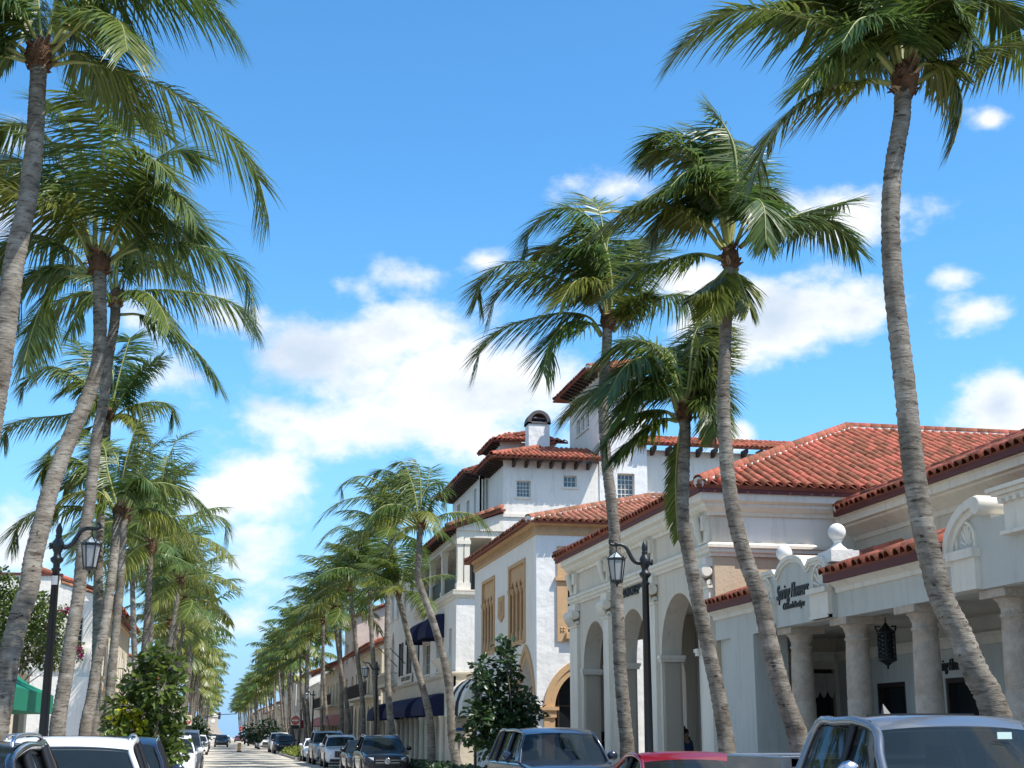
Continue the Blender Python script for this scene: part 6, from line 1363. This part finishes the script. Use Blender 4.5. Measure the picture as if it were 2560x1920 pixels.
def ground_leaves(name, label, cat, x0, x1, y0, y1, z0, z1, n, leaf, m, dome=True):
    L = MB(); cx, cy = (x0 + x1) / 2, (y0 + y1) / 2
    for _ in range(n):
        x, y = rs.uniform(x0, x1), rs.uniform(y0, y1); k = (1 - ((x - cx) / (x1 - x0) * 2) ** 4) * (1 - ((y - cy) / (y1 - y0) * 2) ** 6) if dome else 1
        z = z0 + (z1 - z0) * max(0.05, k) * rs.uniform(.55, 1.05); d = (rdir(rs) + Vector((0, 0, .4))).normalized()
        L.add(leaf_vs(Vector((x, y, z)), d, (Vector((0, -.3, 1)) + rdir(rs) * .5).normalized(), leaf * .6, leaf), [(0, 1, 2), (0, 2, 3), (0, 3, 4), (0, 4, 5)])
    L.box(x0 + .1, x1 - .1, y0 + .1, y1 - .1, z0 - .05, z0 + (z1 - z0) * .5)
    o = L.build(name, m, loc=(cx, cy, z0)); o['kind'] = 'stuff'; o['label'] = label; o['category'] = cat; return o
GC = mat('yellow green ground cover', (.16, .20, .025), .6, isl=.4, trans=.2)
setting('kerb_island', MB().box(5.5, 7.6, 101, 130, -.1, .15), KERB)
ground_leaves('ground_cover', 'yellow green ground cover on the planted kerb island', 'ground cover', 5.65, 7.5, 103, 129, .15, .62, 2600, .22, GC)
ground_leaves('low_hedge', 'low dark hedge at the kerb by the dark shrub', 'hedge', 7.9, 9.0, 46, 62, .14, .55, 2200, .2, SHD, False)
setting('kerb_island', MB().box(-2.55, -.6, 31.5, 38.5, -.1, .15), KERB)

# ------------------------------------------------------------------ signs and signals
RED = mat('sign red', (.42, .015, .02), .45); SGRY = mat('galvanised post', (.25, .26, .27), .5, metal=.5)
def dne(x, y, zc, label):
    r = thing('traffic_sign', label, 'road sign', (x, y, .15), 'do not enter signs'); h = .40; ax = Matrix(((1, 0, 0), (0, 0, -1), (0, 1, 0)))
    MB().box(x - .03, x + .03, y + .02, y + .08, .15, zc + .45).build('post', IRON, r)
    p = MB().box(x - h, x + h, y - .01, y + .01, zc - h, zc + h).build('plate', TRIM, r)
    MB().lathe((x, y - .012, zc), [(.37, 0), (.37, .012)], 28, ax=ax, smooth=False).build('red_disc', RED, p)
    MB().box(x - .29, x + .29, y - .032, y - .026, zc - .07, zc + .07).build('white_bar', TRIM, p)
    lettering(p, 'DO NOT', (x - .2, y - .03, zc + .12), (1, 0, 0), .15, TRIM, .003, width=.4); lettering(p, 'ENTER', (x - .17, y - .03, zc - .24), (1, 0, 0), .15, TRIM, .003, width=.34)
    MB().box(x - .32, x + .32, y - .01, y + .01, zc - .72, zc - .44).build('lower_plate', IRON, r)
dne(6.85, 128, 2.9, 'do not enter sign on the planted kerb island at the right'); dne(-2.3, 118, 2.8, 'do not enter sign at the left kerb beside the round shrub')
r = thing('stop_sign', 'red stop sign tiny in the distance on the right kerb', 'road sign', (4.9, 290, 0))
MB().box(4.86, 4.94, 290.02, 290.08, 0, 2.9).build('post', SGRY, r); MB().lathe((4.9, 290, 2.75), [(.42, 0), (.42, .02)], 8, ax=Matrix(((1, 0, 0), (0, 0, -1), (0, 1, 0))), smooth=False).build('plate', RED, r)
lettering(r, 'STOP', (4.6, 289.97, 2.64), (1, 0, 0), .3, TRIM, .003, width=.6)
r = thing('traffic_signal', 'traffic signal hanging from a mast arm over the far junction', 'traffic light', (-3.1, 250, 0))
MB().tube([(-3.1, 250, 0), (-3.1, 250, 5.2)], .1, 8).build('post', IRON, r); MB().tube(crom([(-3.1, 250, 3.9), (-1.5, 250, 4.6), (.5, 250, 4.95), (3.4, 250, 5.1)], 12), .07, 6).build('mast_arm', IRON, r)
sgb = MB().box(.35, .75, 249.8, 250.1, 4.2, 5.35).build('signal_head', IRON, r)
for z, c in ((5.15, RED), (4.78, mat('amber lens', (.3, .14, .01), .3)), (4.4, mat('green lens', (.02, .2, .1), .3))): MB().lathe((.55, 249.8, z), [(.12, 0), (.12, .02)], 12, ax=Matrix(((1, 0, 0), (0, 0, -1), (0, 1, 0)))).build('lens', c, sgb)
r = thing('crossing_post', 'short tan marker post standing in the middle of the road', 'road marker', (2.4, 146, 0))
MB().box(2.15, 2.65, 145.8, 146.2, 0, .12).build('base', RUB, r); MB().box(2.22, 2.58, 145.95, 146.05, .12, .88).build('panel', mat('tan marker panel', (.42, .3, .16), .7), r)
r = thing('sign_pole', 'slender black pole with small dark sign beside the striped awning', 'sign pole', (8.25, 46, .14))
MB().lathe((8.25, 46, 0), [(.05, .14), (.05, 3.6), (.07, 3.62), (.07, 3.68), (.04, 3.7), (.05, 3.76), (.01, 3.82)], 10).build('post', IRON, r); MB().box(8.3, 8.47, 45.97, 46.0, 2.95, 3.25).build('sign_plate', IRON, r)
p = onY(1151, 1826, 69.2)
r = thing('blue_sign', 'small blue arched sign over a white panel below the striped awning', 'sign', (p.x, 69.4, 0))
MB().panel(mpS(69.4), [(p.x - .24, p.z), (p.x + .24, p.z)] + [(p.x + .24 * math.cos(PI * i / 8), p.z + .14 * math.sin(PI * i / 8)) for i in range(1, 8)], [], 0, .05).build('blue_panel', mat('sign blue', (.02, .1, .42), .5), r)
MB().box(p.x - .24, p.x + .24, 69.4, 69.45, p.z - .2, p.z - .01).build('white_panel', TRIM, r); MB().box(p.x - .03, p.x + .03, 69.46, 69.52, .14, p.z).build('post', SGRY, r)
# ------------------------------------------------------------------ people
SKIN = mat('skin', (.42, .24, .17), .55); HAIRD = mat('dark hair', (.012, .009, .008), .5); CLOTHB = mat('blue denim cloth', (.035, .07, .15), .85, .2, 60); CLOTHK = mat('black cloth', (.015, .015, .017), .85); CLOTHW = mat('white cloth', (.7, .68, .64), .85)
def person(label, loc, rz, h, top, legs, hair_m, long=False, arm=.0, hat=None):
    r = thing('person', label, 'person', (0, 0, 0)); k = h / 1.75
    J = {'p': (0, 0, .95, .15), 'w': (0, 0, 1.1, .13), 'c': (0, 0, 1.32, .16), 'n': (0, 0, 1.47, .065), 'hb': (0, -.015, 1.56, .085), 'ht': (0, -.01, 1.68, .085)}
    E_ = [('p', 'w'), ('w', 'c'), ('c', 'n'), ('n', 'hb'), ('hb', 'ht')]
    for s, q in ((1, 'l'), (-1, 'r')):
        J.update({'s' + q: (s * .17, 0, 1.4, .065), 'e' + q: (s * .23, .02, 1.13, .048), 'wr' + q: (s * .24, -.05 - arm * .2, .9 + arm * .22, .035), 'ha' + q: (s * .235, -.08 - arm * .25, .83 + arm * .25, .036),
                  'hp' + q: (s * .1, 0, .9, .1), 'k' + q: (s * .11, -.02, .5, .065), 'a' + q: (s * .11, .02, .09, .045), 't' + q: (s * .12, -.15, .05, .04)})
        E_ += [('c', 's' + q), ('s' + q, 'e' + q), ('e' + q, 'wr' + q), ('wr' + q, 'ha' + q), ('p', 'hp' + q), ('hp' + q, 'k' + q), ('k' + q, 'a' + q), ('a' + q, 't' + q)]
        for f in range(4): J['f%d' % f + q] = (s * (.225 + .012 * f), -.1 - arm * .25 - .012 * f, .745 + arm * .25 + .01 * abs(f - 1), .009); E_.append(('ha' + q, 'f%d' % f + q))
        J['th' + q] = (s * .2, -.14 - arm * .25, .79 + arm * .25, .01); E_.append(('ha' + q, 'th' + q))
    ids = {a: i for i, a in enumerate(J)}
    def skin(keys, gr, m, name):
        ii = {a: i for i, a in enumerate(keys)}
        me = bpy.data.meshes.new(name); me.from_pydata([Vector(J[a][:3]) * k for a in keys], [(ii[a], ii[b]) for a, b in E_ if a in ii and b in ii], [])
        o = bpy.data.objects.new(name, me); COL.objects.link(o); sk = o.modifiers.new('s', 'SKIN')
        for a, i in ii.items(): me.skin_vertices[0].data[i].radius = ((J[a][3] + gr) * k,) * 2
        me.skin_vertices[0].data[0].use_root = True; o.modifiers.new('d', 'SUBSURF').levels = 2
        bpy.context.view_layer.update(); ev = bpy.data.meshes.new_from_object(o.evaluated_get(bpy.context.evaluated_depsgraph_get())); bpy.data.objects.remove(o); ev.materials.clear(); ev.materials.append(m)
        for p_ in ev.polygons: p_.use_smooth = True
        ob = link(name, ev, r); return ob
    skin(list(J), 0, SKIN, 'body')
    skin(['p', 'w', 'c', 'n'][:3] + ['sl', 'el', 'sr', 'er'], .016, top, 'shirt')
    skin(['p', 'hpl', 'kl', 'al', 'hpr', 'kr', 'ar'], .016, legs, 'trousers')
    hr_ = MB().sphere((0, .012 * k, 1.665 * k), .108 * k, 14)
    hr_.v = [(x, max(y, -.06 * k) if z < 1.7 * k else y, z) for x, y, z in hr_.v]
    if long: hr_.lathe((0, .07 * k, 1.3 * k), [(.02, 0), (.08, .02), (.1, .2), (.095, .34)], 10)
    hr_.build('hair', hair_m, r)
    fc = MB()
    for s in (1, -1): fc.sphere((s * .034 * k, -.088 * k, 1.635 * k), .012 * k, 8)
    fc.build('eye', HAIRD, r); MB().tube([(0, -.09 * k, 1.64 * k), (0, -.118 * k, 1.595 * k), (0, -.095 * k, 1.59 * k)], [.008, .014, .008], 6).build('nose', SKIN, r)
    MB().box(-.025 * k, .025 * k, -.1 * k, -.085 * k, 1.548 * k, 1.558 * k).build('mouth', mat('lips', (.3, .09, .08), .5), r)
    if hat: MB().lathe((0, 0, 1.7 * k), [(.2 * k, 0), (.2 * k, .012), (.11 * k, .02), (.1 * k, .1 * k), (.05, .12 * k)], 16).build('hat', hat, r)
    r.location = loc; r.rotation_euler = (0, 0, rz); return r
q = onX(1511, 1850, 12.3); person('woman with long dark hair and black clothes in the farthest gallery arch', (12.3, q.y, .14), 1.2, 1.63, CLOTHK, CLOTHK, HAIRD, True)
q = onX(1714, 1850, 12.2); person('person in a blue denim shirt inside the nearest gallery arch', (12.2, q.y, .14), .4, 1.7, CLOTHB, CLOTHK, HAIRD, arm=.6)
q = onX(1706, 1850, 13.0); person('dark clothed person behind the blue shirted one in the gallery arch', (13.0, q.y, .14), 2.6, 1.8, CLOTHK, CLOTHK, HAIRD)
q = onX(901, 1850, 7.95); person('person in a white shirt on the pavement behind the black sedan', (7.95, q.y, .14), .3, 1.66, CLOTHW, CLOTHB, mat('sandy hair', (.35, .2, .1), .6))
